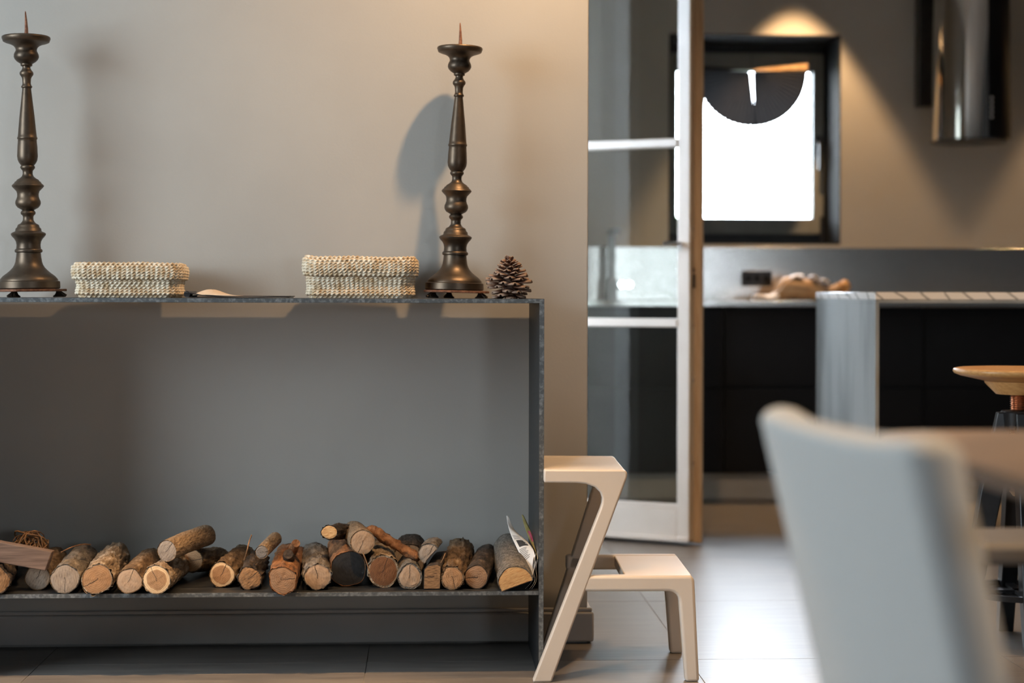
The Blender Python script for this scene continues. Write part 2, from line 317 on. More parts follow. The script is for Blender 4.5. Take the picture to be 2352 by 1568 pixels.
def make_tile():
    m, nt, b = nodes('wood_look_stone_tile'); L = nt.links
    tc = N(nt, 'ShaderNodeTexCoord'); oi = N(nt, 'ShaderNodeObjectInfo')
    va = N(nt, 'ShaderNodeVectorMath', operation='ADD'); L.new(tc.outputs['Object'], va.inputs[0])
    vm = N(nt, 'ShaderNodeVectorMath', operation='SCALE'); vm.inputs[0].default_value = (31, 17, 5); L.new(oi.outputs['Random'], vm.inputs['Scale']); L.new(vm.outputs[0], va.inputs[1])
    mp = N(nt, 'ShaderNodeMapping'); mp.inputs['Scale'].default_value = (1.0, 9, 1); L.new(va.outputs[0], mp.inputs[0])
    n1 = N(nt, 'ShaderNodeTexNoise', Scale=5.0, Detail=9.0, Roughness=0.62); L.new(mp.outputs[0], n1.inputs['Vector'])
    r = N(nt, 'ShaderNodeValToRGB'); r.color_ramp.elements[0].position = 0.3; r.color_ramp.elements[1].position = 0.72
    r.color_ramp.elements[0].color = (0.150, 0.136, 0.125, 1); r.color_ramp.elements[1].color = (0.245, 0.225, 0.205, 1)
    L.new(n1.outputs['Fac'], r.inputs[0]); L.new(r.outputs[0], b.inputs['Base Color'])
    mr = N(nt, 'ShaderNodeMapRange'); mr.inputs['To Min'].default_value = 0.27; mr.inputs['To Max'].default_value = 0.43; L.new(n1.outputs['Fac'], mr.inputs[0]); L.new(mr.outputs[0], b.inputs['Roughness'])
    bp = N(nt, 'ShaderNodeBump', Strength=0.12, Distance=0.002); L.new(n1.outputs['Fac'], bp.inputs['Height']); L.new(bp.outputs[0], b.inputs['Normal'])
    return m
M['tile'] = make_tile()
def make_fabric():
    m, nt, b = nodes('grey_woven_fabric'); L = nt.links; b.inputs['Roughness'].default_value = 0.9; b.inputs['Sheen Weight'].default_value = 0.2
    tc = N(nt, 'ShaderNodeTexCoord'); mp = N(nt, 'ShaderNodeMapping'); mp.inputs['Rotation'].default_value = (0.8, 0.2, 0); L.new(tc.outputs['Object'], mp.inputs[0])
    w1 = N(nt, 'ShaderNodeTexWave', Scale=120.0, Distortion=0.6); w1.bands_direction = 'Z'; L.new(mp.outputs[0], w1.inputs['Vector'])
    w2 = N(nt, 'ShaderNodeTexWave', Scale=120.0, Distortion=0.6); w2.bands_direction = 'Y'; L.new(mp.outputs[0], w2.inputs['Vector'])
    mu = N(nt, 'ShaderNodeMath', operation='ADD'); L.new(w1.outputs['Fac'], mu.inputs[0]); L.new(w2.outputs['Fac'], mu.inputs[1])
    r = N(nt, 'ShaderNodeValToRGB'); r.color_ramp.elements[0].color = (0.27, 0.295, 0.30, 1); r.color_ramp.elements[1].color = (0.50, 0.52, 0.515, 1)
    mh = N(nt, 'ShaderNodeMath', operation='MULTIPLY'); mh.inputs[1].default_value = 0.5; L.new(mu.outputs[0], mh.inputs[0])
    L.new(mh.outputs[0], r.inputs[0]); L.new(r.outputs[0], b.inputs['Base Color'])
    bp = N(nt, 'ShaderNodeBump', Strength=0.4, Distance=0.001); L.new(mu.outputs[0], bp.inputs['Height']); L.new(bp.outputs[0], b.inputs['Normal'])
    return m
M['fabric'] = make_fabric()
def make_marble():
    m, nt, b = nodes('white_veined_marble'); L = nt.links; b.inputs['Roughness'].default_value = 0.22
    tc = N(nt, 'ShaderNodeTexCoord'); mp = N(nt, 'ShaderNodeMapping'); mp.inputs['Rotation'].default_value = (0.2, 0.75, 0.5); L.new(tc.outputs['Object'], mp.inputs[0])
    n1 = N(nt, 'ShaderNodeTexNoise', Scale=4.0, Detail=6.0); L.new(mp.outputs[0], n1.inputs['Vector'])
    w = N(nt, 'ShaderNodeTexWave', Scale=7.0, Distortion=3.5, Detail=4.0); L.new(mp.outputs[0], w.inputs['Vector'])
    r = N(nt, 'ShaderNodeValToRGB'); r.color_ramp.elements[0].position = 0.0; r.color_ramp.elements[0].color = (0.30, 0.30, 0.30, 1); r.color_ramp.elements[1].position = 0.09; r.color_ramp.elements[1].color = (0.78, 0.78, 0.77, 1)
    L.new(w.outputs['Fac'], r.inputs[0]); L.new(r.outputs[0], b.inputs['Base Color'])
    return m
M['marble'] = make_marble()

BK = {
 'brown': bark('brown_bark', (0.045, 0.026, 0.013), (0.16, 0.095, 0.045), (0.34, 0.235, 0.14)),
 'tan': bark('tan_smooth_bark', (0.16, 0.105, 0.06), (0.27, 0.185, 0.11), (0.38, 0.28, 0.18), scale=80),
 'grey': bark('grey_rough_bark', (0.06, 0.05, 0.042), (0.19, 0.155, 0.12), (0.40, 0.34, 0.27)),
 'dark': bark('dark_bark', (0.014, 0.010, 0.008), (0.055, 0.038, 0.026), (0.17, 0.115, 0.075)),
 'pale': bark('pale_peeling_bark', (0.09, 0.06, 0.035), (0.30, 0.21, 0.13), (0.62, 0.53, 0.42), scale=70),
 'orange': bark('orange_bark', (0.05, 0.025, 0.012), (0.26, 0.11, 0.04), (0.44, 0.22, 0.10), scale=45),
 'lichen': bark('grey_lichen_bark', (0.075, 0.066, 0.055), (0.19, 0.165, 0.135), (0.36, 0.32, 0.27), scale=120, stretch=(1, 0.8, 1)),
}
EN = {
 'tan': ring_wood('tan_end_grain', (0.44, 0.25, 0.12), (0.5, 0.3, 0.15), (0.42, 0.30, 0.20), ring=0.35, grain=0.6),
 'grey': ring_wood('weathered_grey_end_grain', (0.36, 0.29, 0.225), (0.36, 0.29, 0.225), (0.38, 0.33, 0.30), freq=300, grain=0.9, ring=0.12),
 'pink': ring_wood('pale_pinkish_end_grain', (0.46, 0.325, 0.215), (0.5, 0.36, 0.25), (0.5, 0.40, 0.33), freq=300, ring=0.16, grain=0.6),
 'ringed': ring_wood('ringed_end_grain_with_pale_sapwood', (0.40, 0.22, 0.10), (0.72, 0.52, 0.30), (0.50, 0.36, 0.24), sapw=0.0265, freq=520),
 'sappy': ring_wood('end_grain_with_wide_pale_sapwood', (0.42, 0.25, 0.125), (0.76, 0.56, 0.33), (0.55, 0.40, 0.28), sapw=0.0275, freq=460, crack=0.7),
 'brown': ring_wood('brown_end_grain', (0.36, 0.215, 0.12), (0.4, 0.25, 0.14), (0.40, 0.30, 0.22), grain=0.8),
 'red': ring_wood('dark_reddish_end_grain', (0.24, 0.105, 0.04), (0.26, 0.12, 0.05), (0.34, 0.22, 0.14), freq=500, grain=0.9),
 'char': ring_wood('charred_black_end_grain', (0.022, 0.021, 0.021), (0.022, 0.021, 0.021), (0.45, 0.45, 0.45), freq=200, grain=0.9, crack=1.0),
 'fresh': ring_wood('fresh_yellow_end_grain', (0.66, 0.40, 0.17), (0.68, 0.42, 0.19), (0.55, 0.36, 0.20), freq=120, grain=1.0, crack=0, ring=0.05),
 'rot': ring_wood('crumbling_rotten_end_grain', (0.36, 0.20, 0.09), (0.3, 0.2, 0.1), (0.10, 0.07, 0.05), freq=250, grain=1.0, ring=0.2),
 'slate': ring_wood('grey_blue_end_grain', (0.23, 0.21, 0.19), (0.23, 0.21, 0.19), (0.45, 0.42, 0.40), freq=420),
}

# ------------------------------------------------------------------ the setting
WX0, WX1, WY0, WY1, CH = -3.2, 4.6, -2.0, 8.0, 2.74
floor = struct(MB().box(WX0 - 0.3, WX1 + 0.2, WY0 - 0.2, WY1 + 0.4, -0.12, -0.0015).build('floor', M['grout']), 'floor of large wood-look grey brown tiles', 'floor')
T = 0.8; TX, TY = -0.9436, 4.1773
tm = None; gap = 0.0012
i0 = math.floor((WX0 - TX) / T); i1 = math.ceil((WX1 - TX) / T); j0 = math.floor((WY0 - TY) / T); j1 = math.ceil((WY1 - TY) / T)
for i in range(i0, i1):
    for j in range(j0, j1):
        x0, x1 = max(TX + i*T, WX0) + gap, min(TX + (i+1)*T, WX1) - gap; y0, y1 = max(TY + j*T, WY0) + gap, min(TY + (j+1)*T, WY1) - gap
        if x1 - x0 < 0.01 or y1 - y0 < 0.01: continue
        full = (x1 - x0) > T - 0.01 and (y1 - y0) > T - 0.01
        if full and tm is not None:
            o = bpy.data.objects.new('tile', tm); C.objects.link(o); o.parent = floor; o.location = ((x0+x1)/2, (y0+y1)/2, 0)
        else:
            hx, hy = (x1-x0)/2, (y1-y0)/2
            o = MB().box(-hx, hx, -hy, hy, -0.009, 0.0).build('tile', M['tile'], floor, loc=((x0+x1)/2, (y0+y1)/2, 0))
            if full: tm = o.data
struct(MB().box(WX0 - 0.3, WX1 + 0.2, WY0 - 0.2, WY1 + 0.4, CH, CH + 0.2).build('ceiling', M['ceiling']), 'plain ceiling above the room', 'ceiling')
WYB = 4.39; WXR = 0.4235
struct(MB().box(WX0, WXR, WYB, WYB + 0.24, 0, CH).build('wall_back', M['wall'], bevel=0.003), 'taupe painted wall behind the console shelf', 'wall')
bb = MB().box(WX0, WXR + 0.016, WYB - 0.018, WYB, 0.006, 0.083)
bb.box(WXR, WXR + 0.016, WYB, WYB + 0.24, 0.006, 0.083)
bbo = struct(bb.build('baseboard_back', M['base'], bevel=0.005), 'painted baseboard along the wall under the shelf', 'baseboard')
MB().box(WX0, WXR + 0.012, WYB - 0.012, WYB, 0.083, 0.093).build('bead', M['base'], bbo, bevel=0.003)
# left living-room wall with a wide window opening, wall behind the camera, right wall
wlm = MB(); y0, y1, z0, z1 = 1.40, 3.40, 0.85, 2.40
wlm.box(WX0 - 0.3, WX0, WY0, y0, 0, CH).box(WX0 - 0.3, WX0, y1, WYB + 0.24, 0, CH).box(WX0 - 0.3, WX0, y0, y1, 0, z0).box(WX0 - 0.3, WX0, y0, y1, z1, CH)
struct(wlm.build('wall_left', M['wall']), 'left wall with a tall window opening', 'wall')
w2 = struct(thing('window_2', 'left living-room window closed by an added, unseen blind', 'window', (WX0, 2.40, 0.85)))
MB().box(-0.06, -0.03, -1.0, 1.0, 0, 1.55).build('sky_cover_blind', M['cloth'], w2)  # unseen blind added to shut out the sky; the area lamp lights instead
for q in (-1.0, -0.025, 0.95): MB().box(-0.03, 0.0, q, q + 0.05, 0, 1.55).build('frame_post', M['white_door'], w2, bevel=0.003)
for q in (0.0, 1.5): MB().box(-0.03, 0.0, -0.95, 0.95, q, q + 0.05).build('frame_rail', M['white_door'], w2, bevel=0.003)
struct(MB().box(WX0, 1.65, WY0 - 0.2, WY0, 0, CH).box(2.25, WX1, WY0 - 0.2, WY0, 0, CH).box(1.65, 2.25, WY0 - 0.2, WY0, 0, 0.85).box(1.65, 2.25, WY0 - 0.2, WY0, 1.41, CH).build('wall_front', M['wall_dark']), 'wall behind the photographer', 'wall')
struct(MB().box(WX1, WX1 + 0.2, WY0, WY1 + 0.35, 0, CH).build('wall_right', M['wall_dark']), 'right wall of the open room', 'wall')
# kitchen left wall with the opening of the glazed door
DY0, DY1, KX = 5.735, 6.44, 0.27
kl = MB().box(KX - 0.25, KX, WYB + 0.24, DY0, 0, CH).box(KX - 0.25, KX, DY1, WY1 + 0.35, 0, CH).box(KX - 0.25, KX, DY0, DY1, 2.25, CH)
struct(kl.build('wall_kitchen_left', M['wall']), 'kitchen side wall with the garden door opening', 'wall')
jb = MB().box(KX - 0.09, KX + 0.004, DY0, DY0 + 0.05, 0, 2.25).box(KX - 0.09, KX + 0.004, DY1 - 0.03, DY1, 0, 2.25).box(KX - 0.09, KX + 0.004, DY0, DY1, 2.20, 2.25)
struct(jb.build('trim_1', M['white_door'], bevel=0.004), 'white frame of the garden door opening', 'trim')
# kitchen back wall with the window hole
KX0, KX1, KZ0, KZ1 = 1.158, 1.988, 1.155, 2.158
kb = MB().box(KX - 0.25, KX0, WY1, WY1 + 0.4, 0, CH).box(KX1, WX1 + 0.2, WY1, WY1 + 0.4, 0, CH).box(KX0, KX1, WY1, WY1 + 0.4, 0, KZ0).box(KX0, KX1, WY1, WY1 + 0.4, KZ1, CH)
struct(kb.build('wall_kitchen', M['wall']), 'taupe kitchen wall around the window', 'wall')
# ---- kitchen window
win = thing('window_1', 'dark framed kitchen window glowing white', 'window', (0, 0, 0)); struct(win)
rv = 0.006
for nm, b in (('reveal', (KX1 - rv, KX1, WY1 - 0.001, WY1 + 0.34, KZ0, KZ1)), ('reveal', (KX0, KX0 + rv, WY1 - 0.001, WY1 + 0.34, KZ0, KZ1)),
              ('reveal', (KX0, KX1, WY1 - 0.001, WY1 + 0.34, KZ1 - rv, KZ1)), ('sill', (KX0, KX1, WY1 - 0.001, WY1 + 0.34, KZ0, KZ0 + rv))):
    MB().box(*b).build(nm, M['reveal'], win)
def ring(x0, x1, z0, z1, w, y0, y1):
    return MB().box(x0, x0 + w, y0, y1, z0, z1).box(x1 - w, x1, y0, y1, z0, z1).box(x0 + w, x1 - w, y0, y1, z0, z0 + w).box(x0 + w, x1 - w, y0, y1, z1 - w, z1)
def ring4(x0, x1, z0, z1, l, r, b, t, y0, y1):
    return MB().box(x0, x0 + l, y0, y1, z0, z1).box(x1 - r, x1, y0, y1, z0, z1).box(x0 + l, x1 - r, y0, y1, z0, z0 + b).box(x0 + l, x1 - r, y0, y1, z1 - t, z1)
ring4(KX0 + rv, KX1 - rv, KZ0 + rv, KZ1 - rv, 0.032, 0.014, 0.075, 0.06, WY1 + 0.31, WY1 + 0.37).build('frame', M['anthracite'], win, bevel=0.003)
SX0, SX1, SZ0, SZ1 = KX0 + 0.03, KX1 - 0.012, KZ0 + 0.060, KZ1 - 0.05
ring4(SX0, SX1, SZ0, SZ1, 0.052, 0.056, 0.078, 0.088, WY1 + 0.285, WY1 + 0.345).build('sash', M['sash'], win, bevel=0.006)
MB().box(SX0 + 0.048, SX1 - 0.052, WY1 + 0.322, WY1 + 0.328, SZ0 + 0.073, SZ1 - 0.084).build('pane', M['pane'], win)
hz = MB().box(SX1 - 0.045, SX1 - 0.018, WY1 + 0.275, WY1 + 0.286, 1.60, 1.70)
hz.tube([(SX1 - 0.032, WY1 + 0.285, 1.665), (SX1 - 0.032, WY1 + 0.245, 1.665), (SX1 - 0.032, WY1 + 0.238, 1.655), (SX1 - 0.032, WY1 + 0.238, 1.53)], 0.008, 8)
hz.build('handle', M['black_metal'], win, smooth=True)
MB().tube([(SX1 - 0.012, WY1 + 0.275, 1.17), (SX1 - 0.012, WY1 + 0.275, 1.30)], 0.011, 10).build('hinge', M['black_metal'], win, smooth=True)

# ---- outside: lawn and hedge seen through the window, unseen wall added beyond the garden door to limit its daylight
struct(MB().box(-40, 40, -40, 60, -0.35, -0.125).build('outside_ground', M['soil']), 'pale gravel outside the house', 'ground')
scrn = MB().box(-2.25, -2.10, WYB + 0.24, 10.5, -0.12, 1.75).box(-2.10, KX - 0.25, 10.3, 10.5, -0.12, 1.75)
struct(scrn.build('wall_sky_screen', M['bounce_wall']), 'added unseen white wall screening the sky outside the garden door', 'wall')  # unseen wall added to hide part of the sky from the door
hd = MB()
for k in range(2600):
    x = random.uniform(-3, 9); z = random.uniform(-0.15, 1) ; z = -0.15 + (z + 0.15) / 1.15 * (1.74 + 0.08 * nz((x * 0.8, 0, 3)))
    y = 15 + random.uniform(0, 0.7); s = random.uniform(0.06, 0.14); a = random.uniform(0, PI); t = random.uniform(-0.9, 0.9)
    d1 = Vector((math.cos(a), math.sin(a)*0.5, math.sin(a))) * s; d2 = Vector((-math.sin(a), t, math.cos(a))) * s * 0.6
    c = Vector((x, y, z)); hd.add([c - d1, c + d2, c + d1, c - d2], [(0, 1, 2, 3)])
hd.box(-3, 9, 15.3, 15.6, -0.15, 1.5)
ho = hd.build('hedge', M['hedge'], recalc=False); ho['label'] = 'clipped green hedge outside the kitchen window'; ho['category'] = 'hedge'

# ------------------------------------------------------------------ console shelf
SY0, SY1, SX, ST = 3.975, 4.371, 0.28, 0.90
sh = thing('console_shelf', 'dark steel console shelf holding firewood below and candlesticks on top', 'shelf', (-0.5, 4.17, 0))
of = sh.location
MB().box(-1.142, SX, SY0, SY1, ST - 0.0105, ST).build('top', M['steel_dark'], sh, off=of, bevel=0.0008, seg=1)
MB().box(-1.13, SX - 0.012, SY0, SY1, 0.1995, 0.21).build('lower_shelf', M['steel_dark'], sh, off=of, bevel=0.0008, seg=1)
MB().box(SX - 0.012, SX, SY0, SY1, 0, ST - 0.0105).build('side_panel', M['steel_dark'], sh, off=of, bevel=0.0008, seg=1)
MB().box(-1.142, -1.13, SY0, SY1, 0, ST - 0.0105).build('side_panel', M['steel_dark'], sh, off=of, bevel=0.0008, seg=1)

EM = pm('worn_steel_edge', (0.085, 0.095, 0.10), 0.5, 0.3, col2=(0.30, 0.32, 0.33), scale=340, stretch=(0.35, 1, 0.35), lo=0.45, hi=0.85, detail=8, bump=0.3, bscale=200)
MB().box(-1.142, SX, SY0 - 0.0008, SY0, ST - 0.0100, ST - 0.0005).build('worn_edge', EM, sh, off=of)
MB().box(-1.13, SX - 0.012, SY0 - 0.0008, SY0, 0.2000, 0.2095).build('worn_edge', EM, sh, off=of)
MB().box(SX - 0.0115, SX - 0.0005, SY0 - 0.0008, SY0, 0.0, ST - 0.0105).build('worn_edge', EM, sh, off=of)
# ------------------------------------------------------------------ candlesticks
K = 0.000459
PROF = [(1490,150),(1485,157),(1452,156),(1448,146),(1440,145),(1425,132),(1414,119),(1410,113),(1395,95),(1380,81),(1365,72),(1350,67),(1325,63),(1303,61),(1300,68),(1292,70),(1286,68),(1282,62),(1262,60),(1245,63),(1230,71),(1221,80),(1213,86),(1205,88),(1199,82),(1193,68),(1190,66),(1178,64),(1172,57),(1165,55),(1158,52),(1152,40),(1145,33),(1135,27),(1118,26),(1110,29),(1104,36),(1096,38),(1089,35),(1083,29),(1078,38),(1070,52),(1060,60),(1048,64),(1036,63),(1025,58),(1012,54),(998,54),(985,58),(972,70),(965,77),(958,81),(951,77),(944,68),(938,66),(933,58),(927,55),(918,40),(908,29),(895,25),(880,26),(872,32),(865,37),(857,36),(852,32),(848,36),(838,43),(825,49),(805,52),(785,51),(760,50),(735,48),(719,47),(716,50),(710,51),(705,48),(690,46),(600,38),(520,29),(455,22),(450,27),(445,28),(440,24),(430,21),(405,22),(395,26),(386,33),(378,35),(370,33),(362,26),(350,20),(342,21),(339,28),(334,30),(328,29),(325,34),(316,48),(305,58),(293,63),(280,62),(270,58),(263,54),(255,53),(245,56),(235,65),(226,82),(219,105),(214,116),(205,119),(198,122),(190,121),(187,117),(192,100),(196,40),(196,0)]
def candlestick(loc, tilt, sc, label, rz):
    t = thing('candlestick', label, 'candlestick', loc, (0, tilt, 0), 'bronze candlesticks on the console shelf')
    z = lambda y: (1533 - y) * K * sc
    split = {'foot_bell': (0, 14), 'base': (13, 38), 'baluster': (37, 62), 'stem': (61, 86), 'drip_pan': (85, len(PROF))}
    for nm, (a, b) in split.items():
        MB().lathe([(max(r, 0.0) * K * sc, z(y)) for y, r in PROF[a:b]], 48).build(nm, M['bronze'], t, smooth=True, angle=50)
    sp = MB().tube([(0, 0, z(200)), (0.001, 0, z(150)), (0, 0, z(100)), (-0.001, 0, z(62)), (-0.001, 0, z(55))], [12*K*sc, 9*K*sc, 6*K*sc, 3.5*K*sc, 1*K*sc], 8)
    sp.build('spike', M['rust'], t, smooth=True)
    R = 190 * K * sc
    tri = []
    for k in range(3):
        a = rz + k * 2*PI/3
        for da in (-0.16, 0.16): tri.append((R * math.cos(a + da), R * math.sin(a + da)))
        m = rz + (k + 0.5) * 2*PI/3
        tri.append((R*0.86 * math.cos(m), R*0.86 * math.sin(m)))
    MB().prism(tri, z(1503), z(1491), 'XY').build('base_plate', M['rust'], t, bevel=0.001)
    for k in range(3):
        a = rz + k * 2*PI/3; ca, sa = math.cos(a), math.sin(a); r0 = R * 0.78
        fm = MB().lathe([(0.008*sc, 0.017), (0.0065*sc, 0.013), (0.009*sc, 0.007), (0.014*sc, 0.003), (0.013*sc, 0.0)][::-1], 12, (r0*ca, r0*sa, 0))
        for w in (-0.5, 0, 0.5):
            b = a + w
            fm.tube([(r0*ca + 0.004*math.cos(b), r0*sa + 0.004*math.sin(b), 0.012), (r0*ca + 0.012*math.cos(b), r0*sa + 0.012*math.sin(b), 0.007), (r0*ca + 0.018*math.cos(b), r0*sa + 0.018*math.sin(b), 0.003)], 0.0032*sc, 7)
        fm.build('paw_foot', M['bronze'], t, smooth=True)
    return t
c1 = at(67, 684, 4.255); c2 = at(1043, 685, 4.275)
candlestick((c1.x, 4.255, ST), -0.014, 1.052, 'tall bronze candlestick at the far left, beside the lower woven basket', 0.25)
candlestick((c2.x, 4.275, ST), 0.021, 1.031, 'tall bronze candlestick between the higher basket and the pine cone', -0.35)

# ------------------------------------------------------------------ woven baskets
def rrect(hx, hy, r, n):
    pts = []
    segs = [((hx - r, -hy), (1, 0), 2*(hx-r)), None]
    per = 4*(hx - r) + 4*(hy - r) + 2*PI*r
    def pos(s):
        s %= per; L1, L2, A = 2*(hx-r), 2*(hy-r), PI*r/2
        for k, (ln) in enumerate((L1, A, L2, A, L1, A, L2, A)):
            if s <= ln or k == 7: break
            s -= ln
        if k == 0: return (-hx + r + s, -hy, 0, -1)
        if k == 2: return (hx, -hy + r + s, 1, 0)
        if k == 4: return (hx - r - s, hy, 0, 1)
        if k == 6: return (-hx, hy - r - s, -1, 0)
        a = s / r; a0 = {1: -PI/2, 3: 0, 5: PI/2, 7: PI}[k]; cx = (hx - r) * (1 if k in (1, 3) else -1); cy = (hy - r) * (1 if k in (3, 5) else -1)
        return (cx + r*math.cos(a0 + a), cy + r*math.sin(a0 + a), math.cos(a0 + a), math.sin(a0 + a))
    return per, pos
def cord_rows(rows, R, n, pitch, seed):
    """each row: (half x, half y, corner r, z function of s fraction) -> two-ply twisted cord laid round the basket wall"""
    mb = MB(); m = 8
    for q, (hx, hy, cr, zf) in enumerate(rows):
        per, pos = rrect(hx, hy, cr, n); turns = round(per / pitch / 2) * 2; vs = []
        for i in range(n):
            u = i / n; s = u * per; x, y, nx, ny = pos(s); z = zf(u, x, y)
            ph = 2*PI*turns*u + 0.25*nz((x*30, y*30, q*7.3 + seed))
            wob = 0.0007 * math.cos(ph * 2) + 0.0009 * nz((x*25, y*25, q*3.1 + seed))
            for k in range(m):
                a = 2*PI*k/m; rr = R * (1 + 0.28*math.cos(2*a - 2*ph))
                vs.append((x + nx*(rr*math.cos(a) + wob), y + ny*(rr*math.cos(a) + wob), z + rr*math.sin(a) + 0.0007*math.sin(ph*2)))
        fs = [(i*m + k, i*m + (k+1) % m, ((i+1) % n)*m + (k+1) % m, ((i+1) % n)*m + k) for i in range(n) for k in range(m)]
        mb.add(vs, fs)
    return mb
def basket(loc, rz, hx, hy, h, split, wave, label, seed):
    t = thing('woven_basket', label, 'basket', loc, (0, 0, rz), 'woven straw baskets on the console shelf')
    R = 0.0035; dz = 0.0067; body = []; nb = int(split / dz)
    for q in range(nb):
        k = -0.006 if q == 0 else (0.001 * math.sin(q * 1.3)); zz = 0.0040 + q*dz
        body.append((hx + k, hy + k, 0.032, lambda u, x, y, zz=zz: zz + (0.0006*nz((x*20, y*20, zz*90)))))
    inner = [(hx - 0.006, hy - 0.006, 0.028, lambda u, x, y, zz=nb*dz + q*dz: zz + 0.003) for q in range(int((h - split)/dz) - 1)]
    cord_rows(body + inner, R, 720, 0.0235, seed).build('body', M['straw'], t, smooth=True, recalc=False, angle=0)
    wf = lambda x, y: wave * nz((x*9, y*9, seed*1.7)) + wave * 0.5 * nz((x*23, y*23, seed))
    nc = int((h - split) / dz) + 1; cuff = []
    for q in range(nc):
        bulge = 0.0065 + 0.0035*math.sin(PI*(q + 0.5)/nc) - (0.004 if q == nc-1 else 0)
        zz = split - 0.0005 + q*dz
        cuff.append((hx + bulge, hy + bulge, 0.034, lambda u, x, y, zz=zz: zz + wf(x, y)*(0.4 + 0.6*(zz - split)/(h - split))))
    cord_rows(cuff, R*1.1, 720, 0.0235, seed + 5).build('cuff', M['straw'], t, smooth=True, recalc=False, angle=0)
    MB().prism([(rrect(hx - 0.004, hy - 0.004, 0.03, 0)[1](rrect(hx - 0.004, hy - 0.004, 0.03, 0)[0]*k/40)[:2]) for k in range(40)], 0.0005, 0.006, 'XY').build('bottom', M['straw'], t)
    return t
b1 = at(297, 684, 4.2); b2 = at(827, 684, 4.2)
basket((b1.x - 0.008, 4.268, ST), 0.02, 0.1245, 0.073, 0.0868, 0.0495, 0.0035, 'lower woven straw basket with folded cuff, beside the left candlestick', 3.1)
basket((b2.x, 4.264, ST), -0.03, 0.1300, 0.072, 0.1000, 0.0595, 0.006, 'taller woven straw basket with folded cuff, left of the right candlestick', 8.4)

# ------------------------------------------------------------------ folder on the shelf
p0 = at(426, 684, 4.03); p1 = at(668, 684, 4.03)
fo = thing('leather_folder', 'thin black leather folder with a tan page lifting, between the baskets', 'folder', (p0.x, 4.08, ST)); Lf = p1.x - p0.x
def sheet(zf, x0, x1, y0, y1, n=24, m=4):
    return MB().grid(lambda i, j: (x0 + (x1-x0)*i/(n-1), y0 + (y1-y0)*j/(m-1), zf((x0 + (x1-x0)*i/(n-1)) / Lf)), n, m)
sheet(lambda u: 0.0015 + 0.0008*math.sin(u*9), 0.004, Lf - 0.003, -0.075, 0.075).build('lower_cover', M['leather'], fo, solid=0.0018, smooth=True)
sheet(lambda u: 0.0045 + 0.010*max(0, 1 - u/0.28)**1.6, 0.0, Lf, -0.076, 0.076).build('upper_cover', M['leather'], fo, solid=0.0018, smooth=True)
MB().grid(lambda i, j: ((0.08 + 0.42*i/23)*Lf, -0.072 + 0.14*j/7, 0.0062 + 0.0145*math.exp(-((0.08 + 0.42*i/23 - 0.20)/0.13)**2)*(0.12 + 0.88*min(1, j/4)) - 0.0008*(i/23)), 24, 8).build('page', M['tan_paper'], fo, solid=0.0006, smooth=True)
MB().tube([(0.006, -0.07, 0.009), (0.006, 0.07, 0.009)], 0.0075, 12).build('spine', M['leather'], fo, smooth=True)

# ------------------------------------------------------------------ pine cone
pc = at(1170, 684, 4.06)
cone = thing('pine_cone', 'open brown pine cone standing at the right end of the shelf', 'pine cone', (pc.x, 4.075, ST))
MB().lathe([(0.004, 0.002), (0.014, 0.006), (0.018, 0.025), (0.014, 0.055), (0.006, 0.09), (0.001, 0.098)], 14).build('core', M['scale_in'], cone, smooth=True)
sm = MB()
def scpt(i, j):
    u = i / 4 - 0.5; v = j / 5
    w = 0.0035 + 0.0095 * math.sin(min(1, v*1.15) * PI * 0.62) if v < 0.86 else 0.0105 * (1 - (v - 0.86)/0.14*0.65)
    thick = 0.004 * max(0, (v - 0.6)/0.4)
    return (v * 0.030, u * 2 * w, 0.0045*(1 - (2*u)**2) * v - 0.0045*v*v + thick*0.3)
sm.grid(scpt, 5, 6)
sco = sm.build('scale', M['scale_tip'], cone, solid=0.0022, smooth=True); sdata = sco.data
NS = 78
for k in range(NS):
    u = k / (NS - 1); a = k * 2.39996; z = 0.006 + 0.088 * u**0.97
    size = (0.70 + 0.62*math.sin(PI*min(1, u*1.15 + 0.16))) * (1.0 if u < 0.8 else 1 - (u - 0.8)*2.2)
    pitch = -0.22 + 0.95*u**1.2 + random.uniform(-0.12, 0.12); rad = 0.004 + 0.011*math.sin(PI*min(1, 0.2 + 0.8*u))
    o = sco if k == 0 else bpy.data.objects.new('scale', sdata)
    if k:
        C.objects.link(o); o.parent = cone; md = o.modifiers.new('solid', 'SOLIDIFY'); md.thickness = 0.0022; md.offset = 0
    if u > 0.93: pitch = 1.25
    o.location = (rad*math.cos(a), rad*math.sin(a), z); size *= random.uniform(0.85, 1.12); o.scale = (size, size*0.92, size)
    o.rotation_euler = (0, -pitch, a)

